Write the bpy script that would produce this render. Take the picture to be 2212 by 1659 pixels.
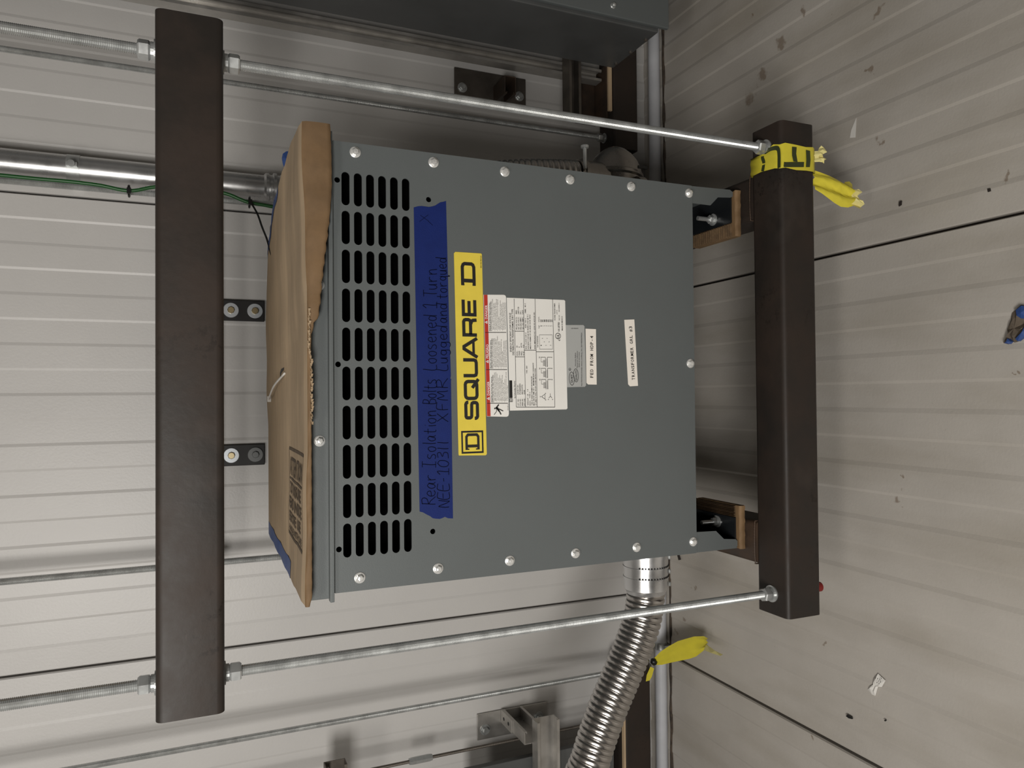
import bpy, math, random
from mathutils import Vector, Matrix
random.seed(7)
PI = math.pi
for o in list(bpy.data.objects): bpy.data.objects.remove(o)
SC = bpy.context.scene
COL = SC.collection
H = 1.593                      # eye height of the photographer above the panel floor

# ------------------------------------------------------------------ camera
CR = ((-0.00865241, -0.39322436, -0.91940184), (0.99983248, -0.01823209, -0.00161154), (-0.01612892, -0.91926177, 0.39331624))
cam = bpy.data.cameras.new('camera'); camo = bpy.data.objects.new('camera', cam); COL.objects.link(camo)
camo.matrix_world = Matrix(((CR[0][0], CR[1][0], CR[2][0], 0), (CR[0][1], CR[1][1], CR[2][1], 0), (CR[0][2], CR[1][2], CR[2][2], H), (0, 0, 0, 1)))
cam.sensor_width = 36; cam.lens = 36 * 1593.78 / 2212; cam.clip_start = .02
SC.camera = camo

# ------------------------------------------------------------------ world, lights, exposure
w = bpy.data.worlds.new('room_air'); SC.world = w; w.use_nodes = True
w.node_tree.nodes['Background'].inputs[0].default_value = (.9, .95, 1, 1)
w.node_tree.nodes['Background'].inputs[1].default_value = .05
SC.view_settings.view_transform = 'Standard'; SC.view_settings.look = 'None'
SC.view_settings.exposure = 0.07; SC.view_settings.gamma = 1; SC.view_settings.use_curve_mapping = False

def area(name, loc, target, sx, sy, power, col=(1, .95, .88)):
    l = bpy.data.lights.new(name, 'AREA'); l.shape = 'RECTANGLE'; l.size = sx; l.size_y = sy; l.energy = power; l.color = col
    o = bpy.data.objects.new(name, l); COL.objects.link(o); o.location = loc
    o.rotation_euler = (Vector(target) - Vector(loc)).to_track_quat('-Z', 'Y').to_euler()
    return o
area('work_lamp', (-1.0, -.95, 2.12), (-.15, 2.0, 1.1), 1.0, .55, 58, (1, .965, .915))
area('ceiling_lamp', (-1.1, -.75, 3.5), (-.5, 1.6, .4), 1.3, .5, 27, (1, .95, .88))

# ------------------------------------------------------------------ survey helpers: a sight line met with a real plane
def ray(x, y):
    c = (x - 1106, 829.5 - y, -1593.78)
    return Vector([CR[0][i] * c[0] + CR[1][i] * c[1] + CR[2][i] * c[2] for i in range(3)])
def atY(x, y, Y): d = ray(x, y); t = Y / d.y; return Vector((d.x * t, Y, d.z * t + H))
def atZ(x, y, Z): d = ray(x, y); t = (Z - H) / d.z; return Vector((d.x * t, d.y * t, Z))

# ------------------------------------------------------------------ materials
MATS = {}
def mat(name, col, rough=.5, metal=0., bump=0., bscale=200., var=0., vscale=8., col2=None, spec=.5, trans=0., alpha=1., stretch=None, rvar=0.):
    m = bpy.data.materials.new(name); m.use_nodes = True; nt = m.node_tree; N = nt.nodes; L = nt.links
    b = N['Principled BSDF']; b.inputs['Roughness'].default_value = rough; b.inputs['Metallic'].default_value = metal
    b.inputs['Specular IOR Level'].default_value = spec; b.inputs['Base Color'].default_value = (*col, 1)
    if trans: b.inputs['Transmission Weight'].default_value = trans
    tc = N.new('ShaderNodeTexCoord'); mp = N.new('ShaderNodeMapping'); L.new(tc.outputs['Object'], mp.inputs['Vector'])
    if stretch: mp.inputs['Scale'].default_value = stretch
    if var or rvar:
        n = N.new('ShaderNodeTexNoise'); n.inputs['Scale'].default_value = vscale; n.inputs['Detail'].default_value = 6; n.inputs['Roughness'].default_value = .6
        L.new(mp.outputs['Vector'], n.inputs['Vector'])
        if var:
            r = N.new('ShaderNodeValToRGB'); r.color_ramp.elements[0].position = .35; r.color_ramp.elements[1].position = .65
            c2 = col2 or tuple(c * (1 - var) for c in col)
            r.color_ramp.elements[0].color = (*c2, 1); r.color_ramp.elements[1].color = (*col, 1)
            L.new(n.outputs['Fac'], r.inputs['Fac']); L.new(r.outputs['Color'], b.inputs['Base Color'])
        if rvar:
            mr = N.new('ShaderNodeMapRange'); mr.inputs['To Min'].default_value = max(.05, rough - rvar); mr.inputs['To Max'].default_value = min(1, rough + rvar)
            mr.inputs['From Min'].default_value = .3; mr.inputs['From Max'].default_value = .7
            L.new(n.outputs['Fac'], mr.inputs['Value']); L.new(mr.outputs['Result'], b.inputs['Roughness'])
    if bump:
        n2 = N.new('ShaderNodeTexNoise'); n2.inputs['Scale'].default_value = bscale; n2.inputs['Detail'].default_value = 3
        L.new(mp.outputs['Vector'], n2.inputs['Vector'])
        bp = N.new('ShaderNodeBump'); bp.inputs['Strength'].default_value = bump; bp.inputs['Distance'].default_value = .002
        L.new(n2.outputs['Fac'], bp.inputs['Height']); L.new(bp.outputs['Normal'], b.inputs['Normal'])
    MATS[name] = m
    return m

mat('wall_white', (.57, .557, .54), .42, bump=.16, bscale=150, var=.05, vscale=3)
mat('room_white', (.28, .27, .255), .6, var=.05, vscale=2)
mat('joint_dark', (.03, .022, .018), .8, var=.3, vscale=9)
mat('mill_steel', (.033, .0235, .0185), .52, metal=.0, bump=.16, bscale=75, var=.5, vscale=8, col2=(.022, .0185, .016), rvar=.08, spec=.26)
mat('rusty_steel', (.075, .045, .028), .55, metal=.15, bump=.2, bscale=70, var=.6, vscale=9, col2=(.035, .027, .022), rvar=.12)
mat('grey_paint', (.112, .124, .125), .46, bump=.10, bscale=380, var=.05, vscale=4, spec=.45)
mat('cabinet_paint', (.085, .088, .088), .38, bump=.06, bscale=30, var=.22, vscale=5, rvar=.1)
mat('zinc_bright', (.80, .80, .78), .3, metal=.5, var=.15, vscale=60)
mat('zinc', (.56, .575, .57), .34, metal=.65, bump=.05, bscale=100, var=.25, vscale=30, rvar=.08)
mat('galvanised', (.62, .62, .62), .3, metal=.85, bump=.05, bscale=40, var=.15, vscale=10, rvar=.08)
mat('strut_steel', (.52, .50, .47), .36, metal=.7, bump=.05, bscale=60, var=.25, vscale=12, rvar=.1)
mat('strut_dull', (.16, .14, .12), .5, metal=.7, bump=.08, bscale=60, var=.35, vscale=12, rvar=.1)
mat('flex_steel', (.47, .45, .43), .26, metal=1., rvar=.04, vscale=20)
mat('cast_metal', (.33, .31, .29), .3, metal=.95, bump=.08, bscale=60, var=.25, vscale=14, rvar=.1)
mat('inside_shade', (.002, .002, .002), 1., spec=0.)  # near black stands in for the shade inside openings
mat('paint_shaded', (.014, .016, .018), .28, var=.3, vscale=12)  # grey leg paint taken nearly black to stand for shade
mat('black_plate', (.012, .011, .011), .55, var=.3, vscale=20)
mat('coil', (.02, .011, .005), .7, var=.5, vscale=20, spec=.2)
mat('kraft_top', (.52, .385, .245), .75, bump=.12, bscale=60, var=.16, vscale=7, stretch=(1, 5, 1))
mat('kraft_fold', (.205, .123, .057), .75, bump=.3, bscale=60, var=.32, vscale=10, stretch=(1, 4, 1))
mat('kraft_shaded', (.13, .078, .036), .85, bump=.5, bscale=240, var=.4, vscale=60)  # kraft with shadow put into its colour
mat('blue_tape', (.006, .018, .125), .6, spec=.25, bump=.15, bscale=500, var=.12, vscale=30)
mat('blue_tape_pale', (.035, .085, .28), .5, bump=.15, bscale=300, var=.2, vscale=30)
mat('label_yellow', (.76, .60, .075), .4, var=.06, vscale=30)
mat('label_white', (.80, .785, .745), .45, var=.03, vscale=20)
mat('label_silver', (.45, .46, .45), .4, metal=.2, var=.04, vscale=20)
mat('label_tape', (.84, .79, .72), .45)
mat('label_red', (.46, .035, .02), .45)
mat('ink', (.012, .011, .010), .5)
mat('ink_pen', (.002, .003, .012), .9, spec=.1)
mat('ink_box', (.15, .105, .065), .8, var=.5, vscale=60)
mat('ink_white', (.85, .82, .78), .5)
mat('ink_tape', (.035, .045, .012), .5)
mat('caution_film', (.74, .64, .05), .42, bump=.2, bscale=40, var=.12, vscale=15)
mat('caution_torn', (.80, .72, .30), .55, bump=.3, bscale=90)
mat('green_wire', (.012, .085, .018), .38)
mat('black_plastic', (.006, .006, .006), .4)
mat('clear_plastic', (.72, .70, .66), .3)
mat('pvc_grey', (.56, .57, .60), .35, var=.1, vscale=12)
mat('bolt_brass', (.62, .52, .32), .3, metal=.9)
mat('washer_pale', (.62, .66, .70), .35, metal=.5)
mat('washer_dull', (.16, .165, .165), .5, metal=.6)
mat('red_plastic', (.20, .006, .005), .5)
mat('paper', (.72, .70, .66), .7)
mat('sealant', (.09, .065, .045), .8, bump=.6, bscale=60, var=.6, vscale=25, col2=(.02, .015, .012))
mat('dusty_glue', (.14, .11, .08), .8, bump=.5, bscale=120, var=.4, vscale=40)

def floor_material():
    m = mat('floor_panel', (.50, .468, .425), .42, bump=.20, bscale=150, var=.09, vscale=3)
    nt = m.node_tree; N = nt.nodes; L = nt.links; b = N['Principled BSDF']
    src = b.inputs['Base Color'].links[0].from_socket
    geo = N.new('ShaderNodeNewGeometry')
    warp = N.new('ShaderNodeTexNoise'); warp.inputs['Scale'].default_value = 28; warp.inputs['Detail'].default_value = 4
    L.new(geo.outputs['Position'], warp.inputs['Vector'])
    add = N.new('ShaderNodeMixRGB'); add.blend_type = 'LINEAR_LIGHT'; add.inputs['Fac'].default_value = .045
    L.new(geo.outputs['Position'], add.inputs['Color1']); L.new(warp.outputs['Color'], add.inputs['Color2'])
    # fine specks of dirt
    n = N.new('ShaderNodeTexNoise'); n.inputs['Scale'].default_value = 26; n.inputs['Detail'].default_value = 6; n.inputs['Roughness'].default_value = .72
    L.new(geo.outputs['Position'], n.inputs['Vector'])
    r = N.new('ShaderNodeValToRGB'); r.color_ramp.elements[0].position = .69; r.color_ramp.elements[1].position = .76
    L.new(n.outputs['Fac'], r.inputs['Fac'])
    total = r.outputs['Color']
    spots = [(1688, 97, .017), (1645, 165, .020), (1618, 218, .019), (1945, 1025, .007), (1943, 1078, .010), (1783, 1388, .009),
             (1900, 22, .010), (1735, 25, .012), (1620, 40, .008), (1905, 305, .009), (1880, 155, .007), (2180, 378, .008),
             (1480, 1340, .012), (1457, 1365, .012), (1500, 1270, .012), (2195, 800, .006), (2182, 807, .004), (1757, 1588, .009), (1860, 1570, .005)]
    for x, y, rad in spots:
        p = atZ(x, y, 0)
        d = N.new('ShaderNodeVectorMath'); d.operation = 'DISTANCE'; d.inputs[1].default_value = p + Vector((0, 0, .0))
        L.new(add.outputs['Color'], d.inputs[0])
        mr = N.new('ShaderNodeMapRange'); mr.inputs['From Min'].default_value = rad * .7; mr.inputs['From Max'].default_value = rad * 1.3
        mr.inputs['To Min'].default_value = .8; mr.inputs['To Max'].default_value = 0
        L.new(d.outputs['Value'], mr.inputs['Value'])
        mx = N.new('ShaderNodeMath'); mx.operation = 'MAXIMUM'; L.new(total, mx.inputs[0]); L.new(mr.outputs['Result'], mx.inputs[1]); total = mx.outputs[0]
    # greyish smears running along the panels
    sm = N.new('ShaderNodeMapping'); sm.inputs['Scale'].default_value = (3.2, .8, 1); L.new(geo.outputs['Position'], sm.inputs['Vector'])
    n3 = N.new('ShaderNodeTexNoise'); n3.inputs['Scale'].default_value = 2.2; n3.inputs['Detail'].default_value = 5; L.new(sm.outputs['Vector'], n3.inputs['Vector'])
    r3 = N.new('ShaderNodeValToRGB'); r3.color_ramp.elements[0].position = .45; r3.color_ramp.elements[1].position = .75
    r3.color_ramp.elements[0].color = (1, 1, 1, 1); r3.color_ramp.elements[1].color = (.80, .78, .74, 1); L.new(n3.outputs['Fac'], r3.inputs['Fac'])
    mu = N.new('ShaderNodeMixRGB'); mu.blend_type = 'MULTIPLY'; mu.inputs['Fac'].default_value = 1
    L.new(src, mu.inputs['Color1']); L.new(r3.outputs['Color'], mu.inputs['Color2'])
    mix = N.new('ShaderNodeMixRGB'); mix.inputs['Color2'].default_value = (.16, .105, .06, 1)
    L.new(mu.outputs['Color'], mix.inputs['Color1'])
    sc = N.new('ShaderNodeMath'); sc.operation = 'MULTIPLY'; sc.inputs[1].default_value = .75; L.new(total, sc.inputs[0]); L.new(sc.outputs[0], mix.inputs['Fac'])
    L.new(mix.outputs['Color'], b.inputs['Base Color'])
floor_material()

def wear(name, pit=(.014, .010, .008), rub=(.062, .048, .040)):
    m = MATS[name]; nt = m.node_tree; N = nt.nodes; L = nt.links; b = N['Principled BSDF']; src = b.inputs['Base Color'].links[0].from_socket
    geo = N.new('ShaderNodeNewGeometry')
    def mask(scale, detail, lo, hi, st=(1, 1, 1)):
        mp = N.new('ShaderNodeMapping'); mp.inputs['Scale'].default_value = st; L.new(geo.outputs['Position'], mp.inputs['Vector'])
        n = N.new('ShaderNodeTexNoise'); n.inputs['Scale'].default_value = scale; n.inputs['Detail'].default_value = detail; n.inputs['Roughness'].default_value = .65
        L.new(mp.outputs['Vector'], n.inputs['Vector']); r = N.new('ShaderNodeMapRange'); r.inputs['From Min'].default_value = lo; r.inputs['From Max'].default_value = hi
        L.new(n.outputs['Fac'], r.inputs['Value']); return r.outputs['Result']
    def mul(a, c):
        k = N.new('ShaderNodeMath'); k.operation = 'MULTIPLY'; L.new(a, k.inputs[0])
        if isinstance(c, (int, float)): k.inputs[1].default_value = c
        else: L.new(c, k.inputs[1])
        return k.outputs[0]
    for fac, c in ((mul(mask(4.5, 2, .56, .66), mul(mask(85, 5, .54, .62), .9)), pit), (mul(mask(3.2, 4, .60, .75), .55), rub), (mul(mask(150, 3, .70, .76, (.25, 1, 1)), .6), rub)):
        mx = N.new('ShaderNodeMixRGB'); mx.inputs['Color2'].default_value = (*c, 1); L.new(src, mx.inputs['Color1']); L.new(fac, mx.inputs['Fac']); src = mx.outputs['Color']
    L.new(src, b.inputs['Base Color'])
wear('mill_steel'); wear('rusty_steel')

# ------------------------------------------------------------------ mesh builder
WLOC = {}
def tag(o, label=None, cat=None, group=None, kind=None):
    if label: o['label'] = label
    if cat: o['category'] = cat
    if group: o['group'] = group
    if kind: o['kind'] = kind
    return o
def thing(name, loc, label, cat, group=None):
    o = bpy.data.objects.new(name, None); COL.objects.link(o); o.location = loc; o.empty_display_size = .05
    WLOC[o.name] = Vector(loc); return tag(o, label, cat, group)
def link(name, me, m, parent=None, smooth=False, autosmooth=None):
    o = bpy.data.objects.new(name, me); COL.objects.link(o)
    for mm in (m if isinstance(m, (list, tuple)) else [m]): me.materials.append(MATS[mm])
    if parent: o.parent = parent
    WLOC[o.name] = WLOC[parent.name].copy() if parent else Vector((0, 0, 0))
    if smooth:
        me.shade_smooth()
        if autosmooth: me.set_sharp_from_angle(angle=math.radians(autosmooth))
    return o
class MB:
    def __init__(s): s.v = []; s.f = []; s.mi = []; s.cur = 0
    def vf(s, vs, fs):
        k = len(s.v); s.v += [Vector(p) for p in vs]; s.f += [[i + k for i in f] for f in fs]; s.mi += [s.cur] * len(fs); return s
    def box(s, a, b):
        (x0, y0, z0), (x1, y1, z1) = a, b
        return s.vf([(x0, y0, z0), (x1, y0, z0), (x1, y1, z0), (x0, y1, z0), (x0, y0, z1), (x1, y0, z1), (x1, y1, z1), (x0, y1, z1)],
                    [(0, 3, 2, 1), (4, 5, 6, 7), (0, 1, 5, 4), (1, 2, 6, 5), (2, 3, 7, 6), (3, 0, 4, 7)])
    def prism(s, pts, vec):
        "closed polygon of 3-D points pushed along vec"
        n = len(pts); v = Vector(vec)
        return s.vf([Vector(p) for p in pts] + [Vector(p) + v for p in pts],
                    [list(range(n - 1, -1, -1)), list(range(n, 2 * n))] + [(i, (i + 1) % n, n + (i + 1) % n, n + i) for i in range(n)])
    def lathe(s, prof, o, ax, n=24, cap=True):
        "prof: (distance along axis, radius)"
        o = Vector(o); ax = Vector(ax).normalized(); u = ax.orthogonal().normalized(); w_ = ax.cross(u)
        vs = []; fs = []
        for d, r in prof:
            for i in range(n):
                a = 2 * PI * i / n; vs.append(o + ax * d + (u * math.cos(a) + w_ * math.sin(a)) * r)
        for j in range(len(prof) - 1):
            for i in range(n): fs.append((j * n + i, j * n + (i + 1) % n, (j + 1) * n + (i + 1) % n, (j + 1) * n + i))
        if cap: fs.append(list(range(n - 1, -1, -1))); fs.append([(len(prof) - 1) * n + i for i in range(n)])
        return s.vf(vs, fs)
    def tube(s, pts, r, n=16, cap=True):
        "r: number or function of arc length"
        pts = [Vector(p) for p in pts]; T = []
        for i in range(len(pts)):
            T.append((pts[min(i + 1, len(pts) - 1)] - pts[max(i - 1, 0)]).normalized())
        u = T[0].orthogonal().normalized(); vs = []; L = 0
        for i, p in enumerate(pts):
            if i: L += (p - pts[i - 1]).length
            u = (u - T[i] * u.dot(T[i])).normalized(); w_ = T[i].cross(u); rr = r(L) if callable(r) else r
            for k in range(n):
                a = 2 * PI * k / n; vs.append(p + (u * math.cos(a) + w_ * math.sin(a)) * rr)
        fs = [(j * n + i, j * n + (i + 1) % n, (j + 1) * n + (i + 1) % n, (j + 1) * n + i) for j in range(len(pts) - 1) for i in range(n)]
        if cap: fs.append(list(range(n - 1, -1, -1))); fs.append([(len(pts) - 1) * n + i for i in range(n)])
        return s.vf(vs, fs)
    def build(s, name, m, parent=None, smooth=False, auto=None, bevel=0):
        off = WLOC[parent.name] if parent else Vector((0, 0, 0))
        me = bpy.data.meshes.new(name); me.from_pydata([p - off for p in s.v], [], s.f)
        o = link(name, me, m, parent, smooth, auto)
        if any(s.mi): me.polygons.foreach_set('material_index', s.mi)
        me.update()
        if bevel:
            b = o.modifiers.new('bevel', 'BEVEL'); b.width = bevel; b.segments = 2; b.limit_method = 'ANGLE'; b.angle_limit = math.radians(40)
        return o
def spline(P, n=8):
    P = [Vector(p) for p in P]; Q = [P[0] * 2 - P[1]] + P + [P[-1] * 2 - P[-2]]; out = []
    for i in range(1, len(Q) - 2):
        a, b, c, d = Q[i - 1:i + 3]
        for k in range(n):
            t = k / n; out.append(.5 * ((2 * b) + (c - a) * t + (2 * a - 5 * b + 4 * c - d) * t * t + (3 * b - a - 3 * c + d) * t ** 3))
    out.append(P[-1]); return out
def resample(pts, step):
    out = [pts[0].copy()]; acc = 0
    for i in range(1, len(pts)):
        a = pts[i - 1]; b = pts[i]; d = (b - a).length
        while acc + d >= step:
            t = (step - acc) / d; a = a + (b - a) * t; out.append(a.copy()); d = (b - a).length; acc = 0
        acc += d
    return out
def rrect(x0, y0, x1, y1, r, n=4):
    out = []
    for cx, cy, a0 in ((x1 - r, y0 + r, -90), (x1 - r, y1 - r, 0), (x0 + r, y1 - r, 90), (x0 + r, y0 + r, 180)):
        for i in range(n + 1):
            a = math.radians(a0 + 90 * i / n); out.append((cx + r * math.cos(a), cy + r * math.sin(a)))
    return out
def curve_fill(outline, holes, t):
    "2-D filled curve with holes, extruded: returns a mesh in its own xy plane, z from -t/2 to t/2"
    c = bpy.data.curves.new('fill', 'CURVE'); c.dimensions = '2D'; c.fill_mode = 'BOTH'; c.extrude = t / 2
    for loop in [outline] + holes:
        sp = c.splines.new('POLY'); sp.points.add(len(loop) - 1); sp.use_cyclic_u = True
        for i, (x, y) in enumerate(loop): sp.points[i].co = (x, y, 0, 1)
    o = bpy.data.objects.new('fill', c); me = bpy.data.meshes.new_from_object(o)
    bpy.data.objects.remove(o); bpy.data.curves.remove(c)
    return me
def box_tube(mb, axis, a0, a1, u0, u1, v0, v1, r=.012, wall=.006):
    "square steel tube with rounded corners, hollow, open at both ends; axis 'x' (u=y, v=z) or 'y' (u=x, v=z)"
    out = rrect(u0, v0, u1, v1, r, 5); inn = rrect(u0 + wall, v0 + wall, u1 - wall, v1 - wall, max(r - wall, .003), 5); n = len(out)
    P = (lambda a, u, v: (a, u, v)) if axis == 'x' else (lambda a, u, v: (u, a, v))
    vs = [P(a, u, v) for a in (a0, a1) for (u, v) in out] + [P(a, u, v) for a in (a0, a1) for (u, v) in inn]
    fs = []
    for i in range(n):
        j = (i + 1) % n
        fs += [(i, n + i, n + j, j), (2 * n + i, 2 * n + j, 3 * n + j, 3 * n + i), (i, j, 2 * n + j, 2 * n + i), (n + i, 3 * n + i, 3 * n + j, n + j)]
    if axis == 'x': fs = [f[::-1] for f in fs]
    mb.vf(vs, fs)

# ------------------------------------------------------------------ lettering
TEXTCACHE = {}
def text_mesh(body, bold=0.0):
    k = (body, bold)
    if k not in TEXTCACHE:
        c = bpy.data.curves.new('t', 'FONT'); c.body = body; c.size = 1; c.resolution_u = 2; c.offset = bold
        c.fill_mode = 'FRONT'; c.extrude = 0
        o = bpy.data.objects.new('t', c); me = bpy.data.meshes.new_from_object(o)
        vs = [v.co.copy() for v in me.vertices]; fs = [list(p.vertices) for p in me.polygons]
        bpy.data.objects.remove(o); bpy.data.curves.remove(c); bpy.data.meshes.remove(me)
        x0 = min(v.x for v in vs); x1 = max(v.x for v in vs)
        TEXTCACHE[k] = (vs, fs, x0, x1)
    return TEXTCACHE[k]
def put_text(mb, body, p0, p1, height, nrm, bold=0.0):
    "write body on a line from p0 to p1 (its full width), capital height given, nrm = outward normal"
    vs, fs, x0, x1 = text_mesh(body, bold); p0 = Vector(p0); p1 = Vector(p1); d = p1 - p0; Wd = d.length; d.normalize()
    up = Vector(nrm).cross(d).normalized(); sx = Wd / (x1 - x0); sy = height / .729
    mb.vf([p0 + d * (v.x - x0) * sx + up * v.y * sy for v in vs], fs)
def ribbon(mb, pts, wd, mapf, closed=False, square=0.0):
    "flat stroke of width wd with mitred joints along 2-D pts"
    P = [Vector((p[0], p[1])) for p in pts]; n = len(P); vs = []
    if not closed and square:
        P[0] = P[0] + (P[0] - P[1]).normalized() * square; P[-1] = P[-1] + (P[-1] - P[-2]).normalized() * square
    for i in range(n):
        a = P[(i - 1) % n] if (closed or i) else None; b = P[(i + 1) % n] if (closed or i < n - 1) else None
        d1 = (P[i] - a).normalized() if a is not None else (b - P[i]).normalized()
        d2 = (b - P[i]).normalized() if b is not None else d1
        n1 = Vector((-d1.y, d1.x)); n2 = Vector((-d2.y, d2.x)); m_ = (n1 + n2)
        m_ = m_.normalized() if m_.length > .01 else n1
        k = min(1 / max(m_.dot(n1), .35), 2.2)
        vs += [mapf(*(P[i] + m_ * wd / 2 * k)), mapf(*(P[i] - m_ * wd / 2 * k))]
    fs = [(2 * i, 2 * i + 1, 2 * ((i + 1) % n) + 1, 2 * ((i + 1) % n)) for i in range(n if closed else n - 1)]
    mb.vf(vs, fs)
def strip(mb, a, b, wd, nrm):
    a = Vector(a); b = Vector(b); s_ = (b - a).cross(Vector(nrm)).normalized() * wd / 2
    mb.vf([a - s_, b - s_, b + s_, a + s_], [(0, 1, 2, 3)])

# ==================================================================== THE ROOM
XL, XR, YB, YF, ZC = -3.3, 3.25, 2.4, -2.2, 3.6
def struct(o): o['kind'] = 'structure'; return o
def panel_profile(width, pitch, first_up, lift=.0019, bev=.0065, gap=.005, down=1.0):
    prof = [(gap / 2, -.02), (gap / 2, -.003), (gap / 2 + .003, 0)]
    n = int(round(width / pitch)); h = 0
    for k in range(1, n):
        x = k * pitch
        if (k % 2 == 0) == first_up: a, b = 0, lift
        else: a, b = lift, 0
        if abs(h - a) > 1e-6: pass
        bv = bev * (down if a > b else 1)
        prof += [(x - bv / 2, a), (x + bv / 2, b)]; h = b
    prof += [(width - gap / 2 - .003, 0 if h == 0 else h), (width - gap / 2, -.003), (width - gap / 2, -.02)]
    return prof
def ribbed(mb, prof, u0, mapf, s0, s1):
    n = len(prof); vs = [mapf(u0 + u, h, s0) for u, h in prof] + [mapf(u0 + u, h, s1) for u, h in prof]
    mb.vf(vs, [(i, i + 1, n + i + 1, n + i) for i in range(n - 1)])
fl = struct(MB().box((XL, YF, -.12), (XR, YB + .1, -.02)).build('floor', 'joint_dark'))
prof_wall = panel_profile(1.3265, 1.3265 / 19, True, .0020, .0065, .005, 1.3)
prof = panel_profile(1.3265, 1.3265 / 19, True, .0025, .0070, .005, 1.7)
first = None
for k in range(-2, 3):
    x0 = -.9515 + k * 1.3295
    mb = MB(); p_ = [(u, h) for u, h in prof if XL < x0 + u < XR]
    if len(p_) > 3:
        ribbed(mb, p_, x0, lambda u, h, s: (u, s, h - .0005), YF, YB)
        mb.build('floor_panel', 'floor_panel', fl)
wl = struct(MB().box((XL, YB + .02, -.02), (XR, YB + .12, ZC)).build('wall_back', 'joint_dark'))
for k in range(-2, 3):
    x0 = -.7525 + k * 1.3275
    mb = MB(); p_ = [(u, h) for u, h in prof_wall if XL < x0 + u < XR]
    if len(p_) > 3:
        ribbed(mb, p_, x0, lambda u, h, s: (u, YB - h, s), ZC, 0)
        mb.build('wall_panel', 'wall_white', wl)
struct(MB().box((XL - .1, YF, -.02), (XL, YB, ZC)).build('wall_left', 'room_white'))
struct(MB().box((XR, YF, -.02), (XR + .1, YB, ZC)).build('wall_right', 'room_white'))
struct(MB().box((XL, YF - .1, -.02), (XR, YF, ZC)).build('wall_front', 'room_white'))
struct(MB().box((XL, YF, ZC), (XR, YB, ZC + .1)).build('ceiling', 'room_white'))
# dark foam seal where wall meets floor
mb = MB(); pts = []
for i in range(90):
    x = XL + .05 + i * (XR - XL - .1) / 89
    pts.append((x, 2.268 + random.uniform(-.003, .003), .001))
mb.tube(pts, lambda L: .0055 + .0022 * math.sin(L * 37) + .001 * math.sin(L * 91), 6)
struct(mb.build('trim_1', 'sealant', smooth=True))

# ==================================================================== HANGING FRAMES
def hexnut(mb, c, ax, flat, h, hole=True):
    c = Vector(c); R_ = flat / math.sqrt(3); ch = h * .14
    ax = Vector(ax).normalized()
    mb.lathe([(-h / 2, R_ * .86), (-h / 2 + ch, R_), (h / 2 - ch, R_), (h / 2, R_ * .86)], c, ax, 6)
def threads(mb, x, y, z0, z1, r, pitch=.0026, n=14):
    prof = []; z = z0
    N_ = int((z1 - z0) / pitch)
    for i in range(N_):
        prof += [(i * pitch, r * .90), (i * pitch + pitch * .5, r)]
    prof.append((z1 - z0, r * .9))
    mb.lathe(prof, (x, y, z0), (0, 0, 1), n)
def threaded_rod(x, y, z0, z1, r, nuts, label, group=None, smooth_thread=False, pitch=.0026):
    t = thing('threaded_rod', (x, y, z0), label, 'threaded rod', group)
    mb = MB(); threads(mb, x, y, z0, z1, r, pitch=pitch); mb.build('shaft', 'zinc', t)
    for z, side in nuts:          # side +1: nut above a surface at z, -1: below it
        mb = MB(); hexnut(mb, (x, y, z + side * (.009 + .0095)), (0, 0, 1), r * 3.0, .019); mb.build('nut', 'zinc', t)
        mb = MB(); mb.lathe([(0, r * 2.05), (.003, r * 2.05)] , (x, y, z + (0 if side > 0 else -.003)), (0, 0, 1), 28); mb.build('washer', 'zinc', t)
        mb = MB(); mb.lathe([(0, r * 1.55), (.0055, r * 1.55)], (x, y, z + (.003 if side > 0 else -.0085)), (0, 0, 1), 20); mb.build('lock_washer', 'zinc', t)
    return t
BX0, BX1 = -.513, .628
UB0, UB1 = 1.551, 1.6535       # upper beam bottom, top
LB0, LB1 = .2595, .361         # lower beam bottom, top
t = thing('steel_beam', (0, 1.35, UB0), 'long bare brown steel tube crossing the whole front above the transformer', 'beam')
mb = MB(); box_tube(mb, 'x', BX0, BX1, 1.30, 1.4016, UB0, UB1, r=.0125); mb.build('square_tube', 'mill_steel', t, True, 30)
t = thing('steel_beam', (0, 2.28, UB0), 'rear steel tube hidden behind the long front tube, near the wall', 'beam')
mb = MB(); box_tube(mb, 'x', BX0, BX1, 2.23, 2.3316, UB0, UB1, r=.0125); mb.build('square_tube', 'mill_steel', t, True, 30)
t = thing('support_frame', (.057, 1.8, LB0), 'welded brown steel tube frame that carries the grey transformer', 'frame')
mb = MB(); box_tube(mb, 'x', BX0, BX1, 1.30, 1.4016, LB0, LB1, r=.0125); mb.build('front_tube', 'mill_steel', t, True, 30)
mb = MB(); box_tube(mb, 'x', BX0, BX1, 2.23, 2.3316, LB0, LB1, r=.0125); mb.build('rear_tube', 'mill_steel', t, True, 30)
for x0, x1 in ((-.4065, -.3055), (.4195, .525)):
    mb = MB(); box_tube(mb, 'y', 1.4005, 2.2305, x0, x1, LB0, LB1, r=.0125); mb.build('cross_tube', 'rusty_steel' if x0 < 0 else 'mill_steel', t, True, 30)
    mb = MB()                     # weld bead
    pts = [(x0 - .001, 1.404, LB0 + .01), (x0 - .001, 1.404, LB1 - .01), (x0 + .01, 1.404, LB1 + .0015), (x1 - .01, 1.404, LB1 + .0015), (x1 + .001, 1.404, LB1 - .01), (x1 + .001, 1.404, LB0 + .01)]
    mb.tube(resample([Vector(p) for p in spline(pts, 12)], .003), lambda L: .0016 + .0004 * math.sin(L * 900), 7)
    mb.build('weld_bead', 'rusty_steel', t, True)
nutset = [(UB1, 1), (UB0, -1), (LB1, 1), (LB0, -1)]
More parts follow.
